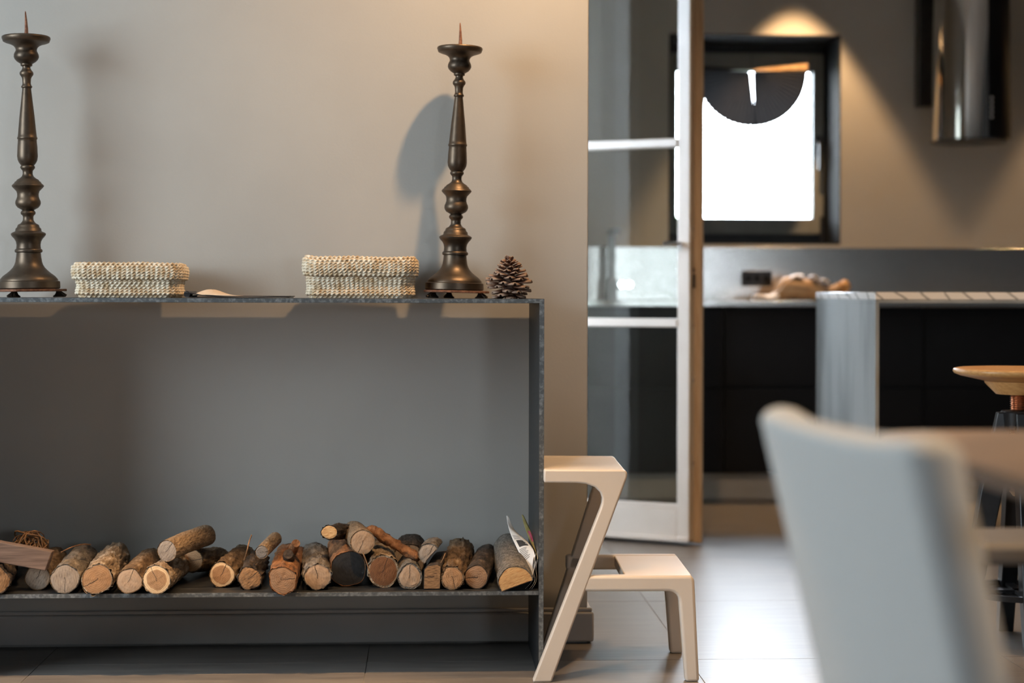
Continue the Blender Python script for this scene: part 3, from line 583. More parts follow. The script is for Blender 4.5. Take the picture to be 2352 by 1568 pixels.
# ------------------------------------------------------------------ firewood
ZS = 0.2105
def mklog(label, F, Bk, rf, rb, bk, en, flat=None, wob=0.05, rough=0.035, ell=(1, 1), bend=0.0, inset=0.92, kind='log', name='firewood_log', seed=None, bothend=True):
    F = Vector(F); Bk = Vector(Bk); seed = seed if seed is not None else random.uniform(0, 99)
    t = thing(name, label, kind, F, (0, 0, 0), 'firewood on the lower shelf')
    ax = (Bk - F); Ln = ax.length; ax.normalize()
    rx = ax.cross(Vector((0, 0, 1))).normalized(); rz = rx.cross(ax).normalized()
    n, m = 44, 22
    def R(th, r):
        q = r * (1 + wob*nz((math.cos(th)*1.3, math.sin(th)*1.3, seed)) * 1.6)
        if flat is not None:
            ca = math.cos(th - flat[0])
            if ca > 0.001: q = min(q, flat[1] * r / ca)
        return q
    def P(i, j):
        th = 2*PI*i/n; v = j/(m-1); r = rf + (rb - rf)*v
        q = R(th, r)
        q *= 1 + rough * 2.0 * (nz((math.cos(th)*4.5, math.sin(th)*4.5, v*Ln*22 + seed)) + 0.6*nz((math.cos(th)*12, math.sin(th)*12, v*Ln*70 + seed)))
        if v == 0 or v == 1: q *= 0.985
        c = ax*(v*Ln) + rz*(bend*math.sin(PI*v)) + rx*(bend*0.6*math.sin(PI*v))
        return c + (rx*math.cos(th)*ell[0] + rz*math.sin(th)*ell[1]) * q
    MB().grid(P, n, m, wrap=True).build('bark', BK[bk], t, smooth=True, recalc=True, angle=0)
    for e in ((0, 1) if bothend else (0,)):
        c = ax*(0.0012 if e == 0 else Ln - 0.0012); r0 = rf if e == 0 else rb; vs = [tuple(-ax*(0.0016 if e == 0 else -0.0016))]; fs = []
        rings = 5; sg = -1 if e == 0 else 1
        for q in range(1, rings + 1):
            for i in range(n):
                th = 2*PI*i/n; rr = R(th, r0) * inset * q / rings
                p = (rx*math.cos(th)*ell[0] + rz*math.sin(th)*ell[1]) * rr + ax * sg * (0.0016 + 0.0012*nz((math.cos(th)*q, math.sin(th)*q, seed + 9)) - (0.0018 if q == rings else 0))
                vs.append(tuple(p))
        fs += [(0, 1 + i, 1 + (i+1) % n) for i in range(n)]
        for q in range(rings - 1):
            for i in range(n):
                a = 1 + q*n + i; b = 1 + q*n + (i+1) % n; fs.append((a, a + n, b + n, b))
        # bark rim joining the sawn face
        b0 = len(vs)
        for i in range(n):
            th = 2*PI*i/n; vs.append(tuple((rx*math.cos(th)*ell[0] + rz*math.sin(th)*ell[1]) * R(th, r0) * 0.985))
        rimf = [(1 + (rings-1)*n + i, b0 + i, b0 + (i+1) % n, 1 + (rings-1)*n + (i+1) % n) for i in range(n)]
        o = MB().add(vs, fs + rimf).build('cut_end', EN[en], t, loc=c, smooth=True, angle=30)
        o.data.materials.append(BK[bk])
        for p in o.data.polygons[len(fs):]: p.material_index = 1
    return t
def rest(xf, Yf, rp, xb, Yb, rbp, lift=0.0):
    rf, rb = rp*Yf/FPX, rbp*Yb/FPX
    F = at(xf, 1320, Yf); B = at(xb, 1290, Yb); F.z = ZS + rf + lift; B.z = ZS + rb + lift
    return F, B, rf, rb
def free(xf, yf, Yf, rp, xb, yb, Yb, rbp): return at(xf, yf, Yf), at(xb, yb, Yb), rp*Yf/FPX, rbp*Yb/FPX

def lg(label, g, bk, en, **kw):
    F, B, rf, rb = g; return mklog(label, F, B, rf, rb, bk, en, **kw)
lg('round log with dusty grey end, partly hidden under the tilted plank', rest(86, 4.02, 29, 128, 4.31, 27), 'brown', 'grey', seed=1.1)
lg('weathered log with greyish white cut end and brown mossy bark', rest(149, 3.976, 33, 194, 4.30, 31), 'grey', 'grey', seed=2.3, rough=0.05)
lg('thick log with ringed orange tan end and shaggy pale bark', rest(222, 3.957, 35, 265, 4.29, 33), 'pale', 'tan', seed=3.7, rough=0.10, wob=0.09)
lg('pale pinkish cut log left of the sapwood-ringed one', rest(296, 3.96, 29.5, 345, 4.28, 27), 'brown', 'pink', seed=4.2, wob=0.07)
lg('log with wide cream sapwood ring around a brown heart', rest(360, 3.957, 33, 412, 4.20, 29), 'pale', 'sappy', seed=5.5, rough=0.06)
lg('smooth tan log laid slanting across the top of two others', free(383, 1265, 4.0, 24.5, 474, 1229, 4.22, 24), 'tan', 'grey', seed=6.1, rough=0.02, bend=0.003)
lg('short log with yellow brown end behind the slanting smooth one', free(441, 1287, 4.17, 26.5, 505, 1283, 4.34, 26), 'brown', 'tan', seed=7.9, rough=0.07)
lg('log with cream ring and concentric growth rings, rough brown bark', rest(509, 4.04, 29.5, 560, 4.31, 28), 'brown', 'ringed', seed=8.8, rough=0.07)
lg('crumbling rotten log end with dark hollow', rest(573, 4.005, 27, 592, 4.28, 24), 'dark', 'rot', seed=9.4, rough=0.14, wob=0.16)
lg('thin log with grey bluish end resting on the rotten one', free(601, 1268, 4.02, 15.5, 632, 1237, 4.20, 15.5), 'tan', 'slate', seed=10.2, rough=0.02)
kl_ = lg('knotty log with teardrop shaped end and a branch stub', rest(648, 3.957, 32.5, 668, 4.29, 33), 'orange', 'brown', seed=11.6, rough=0.06, wob=0.14)
F = at(648, 1330, 3.957)
for (x, y, Y, r, x2, y2, Y2, k) in ((664, 1284, 4.07, 13, 662, 1272, 4.03, 'dark'), (668, 1272, 4.14, 11, 680, 1247, 4.08, 'orange')):
    a = at(x, y, Y); b = at(x2, y2, Y2); r *= Y/FPX
    MB().tube([a, (a+b)/2, b], [r, r*1.02, r*0.85], 14).build('branch_stub', BK[k], kl_, off=kl_.location, smooth=True)
lg('round log with split grey tan end and flaking bark above it', rest(730, 3.995, 31, 722, 4.31, 31), 'grey', 'pink', seed=12.5, rough=0.08)
lg('largest log, with charred black end', rest(800, 4.046, 41, 789, 4.33, 39), 'orange', 'char', seed=13.3, wob=0.08, ell=(1.04, 0.98), inset=0.965)
lg('short chunk with yellow end lying on top at the middle', free(756, 1222, 4.09, 18, 792, 1219, 4.21, 19), 'dark', 'fresh', seed=14.4, rough=0.12, ell=(1.1, 0.86))
lg('round log with pinkish brown end on top of the charred one', free(833, 1244, 4.02, 28.5, 813, 1222, 4.26, 27), 'tan', 'pink', seed=15.8, rough=0.02)
lg('thick log with dark reddish end and crumbly bark rim', rest(880, 4.03, 37, 870, 4.31, 35), 'pale', 'red', seed=16.1, rough=0.06, inset=0.87, ell=(0.96, 1.05))
lg('dark grey barked log standing at the back, right of the bark slab', rest(938, 4.17, 39, 944, 4.34, 38), 'dark', 'grey', seed=17.2, rough=0.05)
lg('small log with pale cracked end and whitish rim', rest(941, 4.0, 29, 936, 4.14, 28), 'lichen', 'pink', seed=18.6, wob=0.12, inset=0.84)
lg('half round split log resting on a squarish block', free(985, 1272, 4.03, 25, 997, 1257, 4.19, 24), 'grey', 'grey', seed=19.4, flat=(-0.72, 0.28), inset=0.86)
lg('shaggy log with ringed end and thick flaky bark', rest(1039, 3.99, 27.5, 1058, 4.33, 33), 'brown', 'tan', seed=21.5, rough=0.12, wob=0.09, inset=0.86)
lg('smooth brown log left of the big half log', rest(1094, 4.0, 27.5, 1118, 4.31, 27), 'dark', 'brown', seed=22.8, rough=0.02)
lg('big half log with fresh yellow face beside the newspaper', free(1184, 1338, 3.968, 40, 1172, 1262, 4.31, 40), 'lichen', 'fresh', seed=23.9, flat=(-1.22, 0.22), rough=0.025, inset=0.93)
lg('split log end cut off by the left edge of the picture', rest(-14, 3.965, 38, 10, 4.28, 36), 'dark', 'rot', seed=24.3, rough=0.10, flat=(0.7, 0.75))
# squarish split block
F, B = at(993, 1324, 4.0), at(1012, 1300, 4.22); F.z = ZS + 0.0305; B.z = ZS + 0.0305
blk = thing('firewood_block', 'squarish split block of dark wood under the half round log', 'log', F, group='firewood on the lower shelf')
vs = []
for c, s in ((Vector((0, 0, 0)), 1), (B - F, 0.95)):
    for x, z in ((-0.021, -0.030), (0.019, -0.030), (0.021, 0.024), (0.012, 0.029), (-0.010, 0.026), (-0.020, 0.016)): vs.append(c + Vector((x*s, 0, z*s)))
MB().add(vs, [(0,1,2,3,4,5), (11,10,9,8,7,6)] + [(i, i+6, (i+1) % 6 + 6, (i+1) % 6) for i in range(6)]).build('body', BK['dark'], blk, bevel=0.002)
MB().prism([(-0.0195, -0.0285), (0.0175, -0.0285), (0.0193, 0.023), (0.011, 0.0272), (-0.0095, 0.0242), (-0.0185, 0.015)], -0.0015, 0.001, 'XZ').build('cut_end', EN['rot'], blk)
# bark slab
a, b = at(846, 1212, 4.16), at(962, 1283, 4.06)
slab = thing('bark_slab', 'rough strip of bark lying slanted over the small pale log', 'log', a, group='firewood on the lower shelf')
d = b - a; n_, m_ = 26, 12
dn = d.normalized(); px = dn.cross(Vector((0, 0, 1))).normalized(); pz = px.cross(dn)
def slp(i, j):
    th = 2*PI*i/m_; v = j/(n_-1); w = (0.019 - 0.004*v) * (0.55 if j in (0, n_-1) else 1); h = 0.011 * (0.5 if j in (0, n_-1) else 1)
    k = 1 + 0.35*nz((math.cos(th)*2, math.sin(th)*2, v*9)) + 0.25*nz((math.cos(th)*5, math.sin(th)*5, v*24))
    return d*v + px*math.cos(th)*w*k + pz*math.sin(th)*h*k
s_ = MB().grid(slp, m_, n_, wrap=True); s_.f += [tuple(range(m_-1, -1, -1)), tuple(range((n_-1)*m_, n_*m_))]
s_.build('bark', BK['orange'], slab, smooth=True, angle=0)
# plank
pl = [at(-75, 1231, 3.99), at(119, 1267, 3.99), at(104, 1311, 3.99), at(-75, 1279, 3.99)]
pk = MB().add([p for p in pl] + [p + Vector((0.004, 0.016, 0.002)) for p in pl], [(0,1,2,3), (7,6,5,4), (0,4,5,1), (1,5,6,2), (2,6,7,3), (3,7,4,0)])
tag(pk.build('wooden_plank', M['plank'], off=pl[0], loc=pl[0], bevel=0.002), 'flat weathered plank tilted across the left end of the wood pile', 'plank', 'firewood on the lower shelf')
# vine bundle
vc = at(70, 1256, 4.18)
vine = MB()
for k in range(46):
    rr = random.uniform(0.018, 0.043); ph = random.uniform(0, 2*PI); tl = random.uniform(-1.1, 1.1); t2 = random.uniform(-1.2, 1.2); pts = []
    sp = random.uniform(2.2, 6.2)
    for q in range(15):
        a_ = ph + sp*q/14
        p = Vector((rr*math.cos(a_), 0.6*rr*math.sin(a_*0.5 + k), rr*0.92*math.sin(a_)))
        p = Matrix.Rotation(tl, 3, 'X') @ Matrix.Rotation(t2, 3, 'Z') @ p + Vector((0.010*nz((k*1.37, q*0.35, 0)), 0.008*nz((q*0.35, k*1.7, 2)), 0.010*nz((k*1.1, 3, q*0.35))))
        pts.append(p)
    vine.tube(pts, random.uniform(0.0008, 0.0021), 6)
vz = vine.build('vine_bundle', M['twig'], loc=vc, smooth=True, recalc=False)
tag(vz, 'tangled ball of dry vine twigs behind the tilted plank', 'kindling', 'firewood on the lower shelf')
# thin twigs
def twig(label, pts, r):
    c = Vector(pts[0]); o = MB().tube(catmull([Vector(p) - c for p in pts], 5), r, 6).build('twig', M['twig'], loc=c, smooth=True)
    tag(o, label, 'twig', 'firewood on the lower shelf')
twig('thin upright twig sticking up beside the thin grey-ended log', [at(561, 1286, 4.03), at(568, 1262, 4.02), at(572, 1244, 4.03), at(578, 1228, 4.03)], 0.0017)
twig('thin bowed twig lying over the greyish white ended log', [at(140, 1268, 4.03), at(165, 1256, 4.05), at(188, 1250, 4.10), at(208, 1250, 4.15)], 0.0014)
twig('short pale twig lying in front of the split block', [at(1013, 1292, 4.0), at(1018, 1282, 4.0), at(1023, 1270, 4.01)], 0.0012)
twig('dark twig hanging beside the charred log', [at(833, 1268, 3.995), at(841, 1288, 3.99), at(848, 1312, 3.985)], 0.0016)

# ------------------------------------------------------------------ newspaper
na = at(1215, 1350, 4.06)
news = thing('newspaper', 'folded newspaper wedged between the half log and the shelf side', 'newspaper', na)
def patch(rows, n=10, m=10):
    """rows: list of polylines (each a list of points); lofted into a curved sheet"""
    rs = [catmull(r, 5) for r in rows]; L_ = min(len(r) for r in rs); cols = []
    lo = [catmull([r[i] for r in rs], 4) for i in range(L_)]
    return MB().grid(lambda i, j: lo[i][j], L_, len(lo[0]))
def P3(l): return [at(*q) - na for q in l]
front = [P3([(1163, 1184, 4.22), (1167, 1206, 4.21), (1175, 1232, 4.18), (1196, 1276, 4.09), (1222, 1323, 3.995)]),
         P3([(1166, 1184, 4.22), (1175, 1212, 4.21), (1192, 1233, 4.17), (1211, 1266, 4.08), (1226, 1312, 3.995)]),
         P3([(1168, 1186, 4.22), (1183, 1218, 4.21), (1208, 1240, 4.16), (1225, 1262, 4.07), (1231, 1290, 3.995)])]
patch(front).build('page', M['white_paper'], news, solid=0.0006, smooth=True, angle=0)
back = [P3([(1198, 1182, 4.24), (1204, 1206, 4.23), (1216, 1240, 4.2), (1229, 1265, 4.08), (1234, 1285, 3.995)]),
        P3([(1201, 1182, 4.24), (1211, 1206, 4.23), (1224, 1236, 4.2), (1234, 1262, 4.08), (1236, 1280, 3.995)]),
        P3([(1203, 1184, 4.24), (1216, 1212, 4.23), (1229, 1243, 4.19), (1236, 1262, 4.08), (1237, 1278, 3.995)])]
patch(back).build('page', M['olive'], news, solid=0.0006, smooth=True, angle=0)
for dx, l in ((0, [(1231, 1270), (1227, 1290), (1226, 1312), (1229, 1330), (1224, 1342), (1216, 1352)]), (0, [(1236, 1262), (1234, 1286), (1231, 1306), (1233, 1326), (1229, 1340), (1221, 1352)]), (0, [(1226, 1278), (1223, 1300), (1225, 1322), (1219, 1338), (1206, 1352)])):
    patch([P3([(x, y, 3.996) for x, y in l]), P3([(x, y + 0, 4.06) for x, y in l]), P3([(x, y - 2, 4.12) for x, y in l])]).build('page', M['white_paper'], news, solid=0.0007, smooth=True, angle=0)
def on_page(u0, u1, v0, v1, mat, nm, rows=front):
    rs = [catmull(r, 5) for r in rows]; L_ = len(rs[0]); lo = [catmull([r[i] for r in rs], 4) for i in range(L_)]; mm = len(lo[0])
    def S_(u, v):
        a_ = u*(L_-1); b_ = v*(mm-1); i = min(int(a_), L_-2); j = min(int(b_), mm-2); fa, fb = a_-i, b_-j
        return (lo[i][j]*(1-fa) + lo[i+1][j]*fa)*(1-fb) + (lo[i][j+1]*(1-fa) + lo[i+1][j+1]*fa)*fb + Vector((-0.0007, -0.0007, 0.0003))
    MB().grid(lambda i, j: S_(u0 + (u1-u0)*i/6, v0 + (v1-v0)*j/6), 7, 7).build(nm, mat, news, smooth=True)
on_page(0.56, 0.66, 0.22, 0.80, M['ink'], 'printed_box')
for q in range(5): on_page(0.475 + q*0.016, 0.483 + q*0.016, 0.15, 0.75 - 0.05*(q % 2), M['greyink'], 'printed_line')
for q in range(8): on_page(0.685 + q*0.018, 0.694 + q*0.018, 0.12, 0.62 - 0.07*(q % 3), M['greyink'], 'printed_line')
on_page(0.36, 0.56, 0.25, 0.75, M['pink'], 'printed_picture', back)

# ------------------------------------------------------------------ step stool
st = thing('step_stool', 'cream beige two-step stool standing beside the console shelf', 'step stool', (0.45, 4.115, 0), (0, 0, -0.03))
so = Vector((0.45, 4.115, 0))
yn0, yn1, yf0, yf1 = 3.939, 3.971, 4.252, 4.286
X = lambda p: [(x - so.x, z) for x, z in p]
def arc(cx, cz, r, a0, a1, n=6): return [(cx + r*math.cos(a0 + (a1-a0)*k/n), cz + r*math.sin(a0 + (a1-a0)*k/n)) for k in range(n+1)]
side = [(0.283, 0.4685), (0.360, 0.4675)] + [(0.382, 0.4655), (0.403, 0.458), (0.416, 0.445), (0.4205, 0.431), (0.4195, 0.418), (0.416, 0.407)] + [(0.2575, 0.0), (0.3025, 0.0), (0.479, 0.482), (0.4795, 0.492), (0.473, 0.4985), (0.283, 0.4995)]
for (a, b) in ((yn0, yn1), (yf0, yf1)):
    if a == yf0: side = [(x + 0.030, z) if z == 0 else (x, z) for x, z in side]
    MB().prism(X(side), a - so.y, b - so.y).build('slanted_leg', M['beige'], st, bevel=0.0085, seg=4)
MB().box(0.2835 - so.x, 0.4745 - so.x, yn1 - 0.004 - so.y, yf0 + 0.004 - so.y, 0.474, 0.4985).build('top_tread', M['beige'], st, bevel=0.003, seg=3)
low = [(0.372, 0.2125), (0.578, 0.2125)] + [(0.588, 0.2105), (0.596, 0.205), (0.601, 0.196), (0.6025, 0.187)] + [(0.6175, 0.0), (0.6505, 0.0), (0.6385, 0.236), (0.636, 0.2455), (0.630, 0.2495), (0.386, 0.2495)]
for (a, b) in ((yn0 + 0.001, yn1), (yf0, yf1 - 0.001)):
    if a == yf0: low = [(0.352, 0.2125)] + low[1:-1] + [(0.352, 0.2495)]
    MB().prism(X(low), a - so.y, b - so.y).build('front_leg', M['beige'], st, bevel=0.0085, seg=4)
MB().box(0.475 - so.x, 0.634 - so.x, yn1 - 0.004 - so.y, yf0 + 0.004 - so.y, 0.222, 0.2485).build('lower_tread', M['beige'], st, bevel=0.003, seg=3)

# ------------------------------------------------------------------ glazed garden door (open leaf)
A = Vector((0.9505, 6.0426, 0)); dd = Vector((-0.87848, 0.47778, 0)); nn_ = Vector((0.47778, 0.87848, 0))   # along the leaf to the hinge, into the leaf
LW, LT, Z0, Z1 = 0.745, 0.050, 0.02, 2.16
door = thing('door_1', 'open white glazed garden door with timber edge', 'door', A); struct(door)
door.rotation_euler = (0, 0, math.atan2(dd.y, dd.x))
# local axes: +x along the leaf to the hinge; the room-side thickness runs to local -y
def db(x0, x1, y0, y1, z0, z1): return MB().box(x0, x1, -y1, -y0, z0, z1)
SW = 0.046
db(0.0, SW, 0, LT, Z0, Z1).build('stile', M['white_door'], door, bevel=0.003)
db(LW - 0.085, LW, 0, LT, Z0, Z1).build('stile', M['white_door'], door, bevel=0.003)
db(SW, LW - 0.085, 0, LT, Z0, 0.135).build('bottom_rail', M['white_door'], door, bevel=0.003)
db(SW, LW - 0.085, 0, LT, Z1 - 0.09, Z1).build('top_rail', M['white_door'], door, bevel=0.003)
z_m = [0.808, 1.462]
for z in z_m: db(SW, LW - 0.085, -0.004, LT + 0.004, z - 0.0155, z + 0.0155).build('glazing_bar', M['white_door'], door, bevel=0.004)
db(SW - 0.004, LW - 0.08, 0.004, 0.014, 0.135, 0.152).build('glazing_bead', M['white_door'], door, bevel=0.003)
db(-0.0, SW, -0.008, 0.0, Z0 - 0.004, 0.034).build('drip_rail', M['white_door'], door, bevel=0.003)
db(SW, LW, -0.008, 0.0, Z0 - 0.004, 0.034).build('drip_rail', M['white_door'], door, bevel=0.003)
zb = [0.135] + [v for z in z_m for v in (z - 0.0155, z + 0.0155)] + [Z1 - 0.09]
for q in range(3):
    db(SW - 0.005, LW - 0.08, 0.024, 0.028, zb[2*q], zb[2*q+1]).build('pane', M['pane_green'], door)
db(-0.003, 0.0, 0.002, LT + 0.02, Z0 + 0.002, Z1).build('timber_edge', M['oak'], door, bevel=0.001)
db(-0.030, SW - 0.002, LT, LT + 0.022, Z0 - 0.012, Z1 + 0.01).build('timber_lip', M['oak'], door, bevel=0.004)
db(SW - 0.002, LW, LT, LT + 0.022, Z0 - 0.012, 0.10).build('timber_rail', M['oak'], door, bevel=0.004)
for z in (0.30, 0.60, 0.80, 1.0, 1.15):
    db(-0.006, -0.002, 0.030, 0.042, z - 0.008, z + 0.008).build('latch_plate', M['chrome'] if z != 1.0 else M['black_metal'], door, bevel=0.001)
db(-0.008, -0.002, 0.026, 0.044, 0.935, 0.985).build('lock_tongue', M['black_metal'], door, bevel=0.001)
kb_ = MB().tube([(0.030, 0.0, 1.095), (0.030, 0.030, 1.095), (0.036, 0.036, 1.095), (0.085, 0.036, 1.095)], 0.009, 10)
kb_.build('handle', M['chrome'], door, smooth=True)

# ------------------------------------------------------------------ kitchen run
CY = 7.42
edges = [0.424, 1.324, 2.224, 3.124, 4.024, 4.59]
ordn = ['under the tap, left of the outlet', 'below the window', 'below the extractor hood', 'right of the hood', 'at the right wall']
for q in range(5):
    x0, x1 = edges[q] , edges[q+1]
    cb_ = thing('base_cabinet', 'black lacquered base cabinet with two deep drawers, ' + ordn[q], 'cabinet', (x0, CY, 0), group='black kitchen base cabinets')
    w = x1 - x0
    MB().box(0.002, w - 0.002, 0.022, 0.57, 0.118, 0.858).build('carcass', M['black_lacquer'], cb_)
    for (z0, z1) in ((0.12, 0.497), (0.507, 0.828)):
        MB().box(0.003, w - 0.003, 0, 0.02, z0, z1).build('drawer_front', M['black_lacquer'], cb_, bevel=0.0015)
pl_ = MB().box(KX, 4.59, CY + 0.05, CY + 0.07, 0.0, 0.114)
tag(pl_.build('plinth', M['plinth'], off=(2, CY, 0), loc=(2, CY, 0), bevel=0.002), 'low steel plinth under the black kitchen cabinets', 'plinth')
tag(MB().box(KX, 4.59, CY - 0.012, 7.985, 0.86, 0.884).build('worktop', M['stainless'], off=(2, CY, 0.86), loc=(2, CY, 0.86), bevel=0.0015), 'long thin stainless steel kitchen worktop along the back wall', 'worktop')
tag(MB().box(KX, 4.59, 7.986, 7.999, 0.885, 1.138).build('splashback', M['stainless'], off=(2, 8, 0.885), loc=(2, 8, 0.885), bevel=0.001), 'brushed steel splashback below the kitchen window', 'splashback')
# outlet
ou = thing('wall_socket', 'black three-gang wall socket on the steel splashback', 'socket', (1.579, 7.986, 0.989))
MB().box(-0.074, 0.074, -0.010, 0.0, -0.037, 0.037).build('plate', M['black_metal'], ou, bevel=0.003)
for k in (-1, 0, 1):
    MB().lathe([(0.0165, 0.0), (0.0165, 0.003), (0.014, 0.003), (0.013, 0.0005), (0.0, 0.0005)], 20).build('outlet', M['black_lacquer'], ou, loc=(k*0.043, -0.010, 0), smooth=True).rotation_euler = (PI/2, 0, 0)
# tap
M['gunmetal'] = pm('dark_brushed_steel', (0.16, 0.16, 0.155), 0.35, 0.8, col2=(0.2, 0.2, 0.195), scale=20)
tp = thing('kitchen_tap', 'square steel kitchen tap standing by the left end of the worktop', 'tap', (0.862, 7.80, 0.884))
MB().box(-0.024, 0.024, -0.024, 0.024, 0, 0.10).build('body', M['gunmetal'], tp, bevel=0.003)
MB().box(-0.017, 0.017, -0.017, 0.017, 0.10, 0.30).build('column', M['gunmetal'], tp, bevel=0.003)
MB().box(-0.017, 0.017, -0.22, 0.017, 0.30, 0.33).build('spout', M['gunmetal'], tp, bevel=0.003)
for k in (0, 1): MB().tube([(0.046 + k*0.034, 0.02, 0.073), (0.046 + k*0.034, -0.03, 0.073)], 0.0155, 16).build('knob', M['chrome'], tp, smooth=True)
MB().box(0.02, 0.085, 0.0, 0.02, 0.066, 0.08).build('valve_bar', M['stainless'], tp, bevel=0.002)
# bread in a paper bag
bg = thing('bread_bag', 'kraft paper bag of bread lying on the steel worktop', 'bread', (1.76, 7.66, 0.884))
def bagp(i, j):
    v = j / 15; th = 2*PI*i/20
    prof = [0.02, 0.045, 0.058, 0.062, 0.062, 0.061, 0.060, 0.058, 0.056, 0.054, 0.050, 0.042, 0.032, 0.024, 0.028, 0.034][j]
    k = 1 + 0.10*nz((math.cos(th)*2, math.sin(th)*2, v*6)) + 0.06*nz((math.cos(th)*6, math.sin(th)*6, v*16))
    zc = max(prof*0.9, 0.02) + (0.02 if j >= 13 else 0) + 0.012*max(0, (v - 0.6))
    return (-0.165 + 0.30*v, math.cos(th)*prof*1.15*k, max(0.0008, zc + math.sin(th)*prof*0.92*k))
b_ = MB().grid(bagp, 20, 16, wrap=True); b_.f += [tuple(range(19, -1, -1)), tuple(range(15*20, 16*20))]
b_.build('bag', M['kraft'], bg, smooth=True, angle=0)
cr = MB().grid(lambda i, j: (0.135 + 0.055*math.sin(PI*j/9 + 0.0)*0.0 + 0.055*j/9, 0.034*math.sin(PI*(j+1)/11)*math.cos(2*PI*i/14), 0.066 + 0.034*math.sin(PI*(j+1)/11)*math.sin(2*PI*i/14)), 14, 10, wrap=True)
cr.f += [tuple(range(13, -1, -1)), tuple(range(9*14, 10*14))]
cr.build('loaf_end', M['crust'], bg, smooth=True, angle=0)
cl = MB().grid(lambda i, j: (-0.205 + 0.17*(i/23) + 0.004*math.sin(i), -0.055 + 0.09*j/7, 0.004 + 0.118*math.sin(min(1, i/20)*PI/2)**1.5 * (1 - 0.15*abs(j/7 - 0.5)) + 0.004*nz((i*0.5, j*0.6, 3))), 24, 8)
cl.build('cloth_strip', M['cloth'], bg, solid=0.004, smooth=True, angle=0)
MB().grid(lambda i, j: (0.0 + 0.085*i/11, -0.05 + 0.07*j/5, 0.110 + 0.008*math.sin(i*0.9) - 0.03*(i/11)**2), 12, 6).build('cloth_corner', M['cloth'], bg, solid=0.004, smooth=True, angle=0)
pk2 = MB().grid(lambda i, j: (-0.055 + 0.11*i/9, -0.04 + 0.08*j/5, 0.012 + 0.008*math.sin(i*0.8 + j)), 10, 6)
tag(pk2.build('folded_napkin', M['cloth'], loc=(1.545, 7.60, 0.886), solid=0.018, smooth=True, angle=0), 'small crumpled pale napkin left of the bread bag on the worktop', 'napkin')

# extractor hood
hd_ = thing('extractor_hood', 'cylindrical stainless extractor hood hanging on the kitchen wall', 'extractor hood', (2.537, 7.74, 1.63))
def cyl(a0, a1, r0, r1, z0, z1, n=40, thick=0.0):
    return MB().grid(lambda i, j: ((r0 + (r1-r0)*j/6)*math.cos(a0 + (a1-a0)*i/n), (r0 + (r1-r0)*j/6)*math.sin(a0 + (a1-a0)*i/n), z0 + (z1-z0)*j/6), n+1, 7)
cyl(0, 2*PI, 0.180, 0.166, 0.0, 1.09, 64).build('body', M['polished'], hd_, smooth=True, angle=0)
cyl(-1.42, 0.05, 0.1825, 0.1685, 0.004, 1.085, 24).build('black_segment', M['black_lacquer'], hd_, smooth=True, angle=0)  # black curved strip over part of the hood body
MB().lathe([(0.0, 0.004), (0.178, 0.004), (0.178, -0.006), (0.0, -0.006)], 48).build('filter', M['black_metal'], hd_, smooth=True, angle=30)
for k in range(5):
    a_ = -1.36; MB().lathe([(0.0075, 0), (0.0075, 0.001), (0.0055, 0.001), (0.0055, 0)], 14).build('touch_button', M['cloth'], hd_, loc=(0.1845*math.cos(a_), 0.1845*math.sin(a_), 0.095 + k*0.022), smooth=True).rotation_euler = (PI/2, 0, a_ + PI/2)
MB().box(-0.19, 0.19, 0.17, 0.258, 0.18, 1.09).build('black_back_box', M['black_metal'], hd_, bevel=0.004)  # black box behind the hood body

# pleated fan shade in the window
fan = thing('fan_shade', 'black pleated half-round paper fan shade hanging in the kitchen window', 'shade', (1.566, 8.055, 1.987))
def half(a0, a1, cx, n=34):
    mb = MB(); R0, R1 = 0.008, 0.267; vs = []
    for k in range(n+1):
        a_ = a0 + (a1-a0)*k/n; y = 0.010 if k % 2 else -0.010
        for r, f in ((R0, 0.1), (0.14, 0.55), (R1 * (1.0 if k % 2 else 0.985), 1.0)): vs.append((cx + r*math.cos(a_), y*f, r*math.sin(a_)))
    fs = [(k*3 + q, k*3 + q + 1, k*3 + q + 4, k*3 + q + 3) for k in range(n) for q in range(2)]
    return mb.add(vs, fs)
half(math.radians(3), math.radians(-88.3), 0.006).build('pleated_leaf', M['black_paper'], fan)
half(math.radians(177), math.radians(276), -0.006).build('pleated_leaf', M['black_paper'], fan)
MB().hexa([(0.01, -0.004, 0.006), (0.272, -0.004, 0.002), (0.272, 0.004, 0.002), (0.01, 0.004, 0.006)], [(0.01, -0.004, 0.012), (0.272, -0.004, 0.042), (0.272, 0.004, 0.042), (0.01, 0.004, 0.012)]).build('guard_stick', M['bamboo'], fan)
MB().tube([(0.002, 0, 0.0), (0.002, 0.01, 0.05), (0.002, 0.0, 0.164)], 0.0015, 6).build('hanging_cord', M['black_metal'], fan)
MB().hexa([(-0.272, -0.004, 0.002), (-0.01, -0.004, 0.006), (-0.01, 0.004, 0.006), (-0.272, 0.004, 0.002)], [(-0.272, -0.004, 0.03), (-0.01, -0.004, 0.012), (-0.01, 0.004, 0.012), (-0.272, 0.004, 0.03)]).build('guard_stick', M['black_metal'], fan)

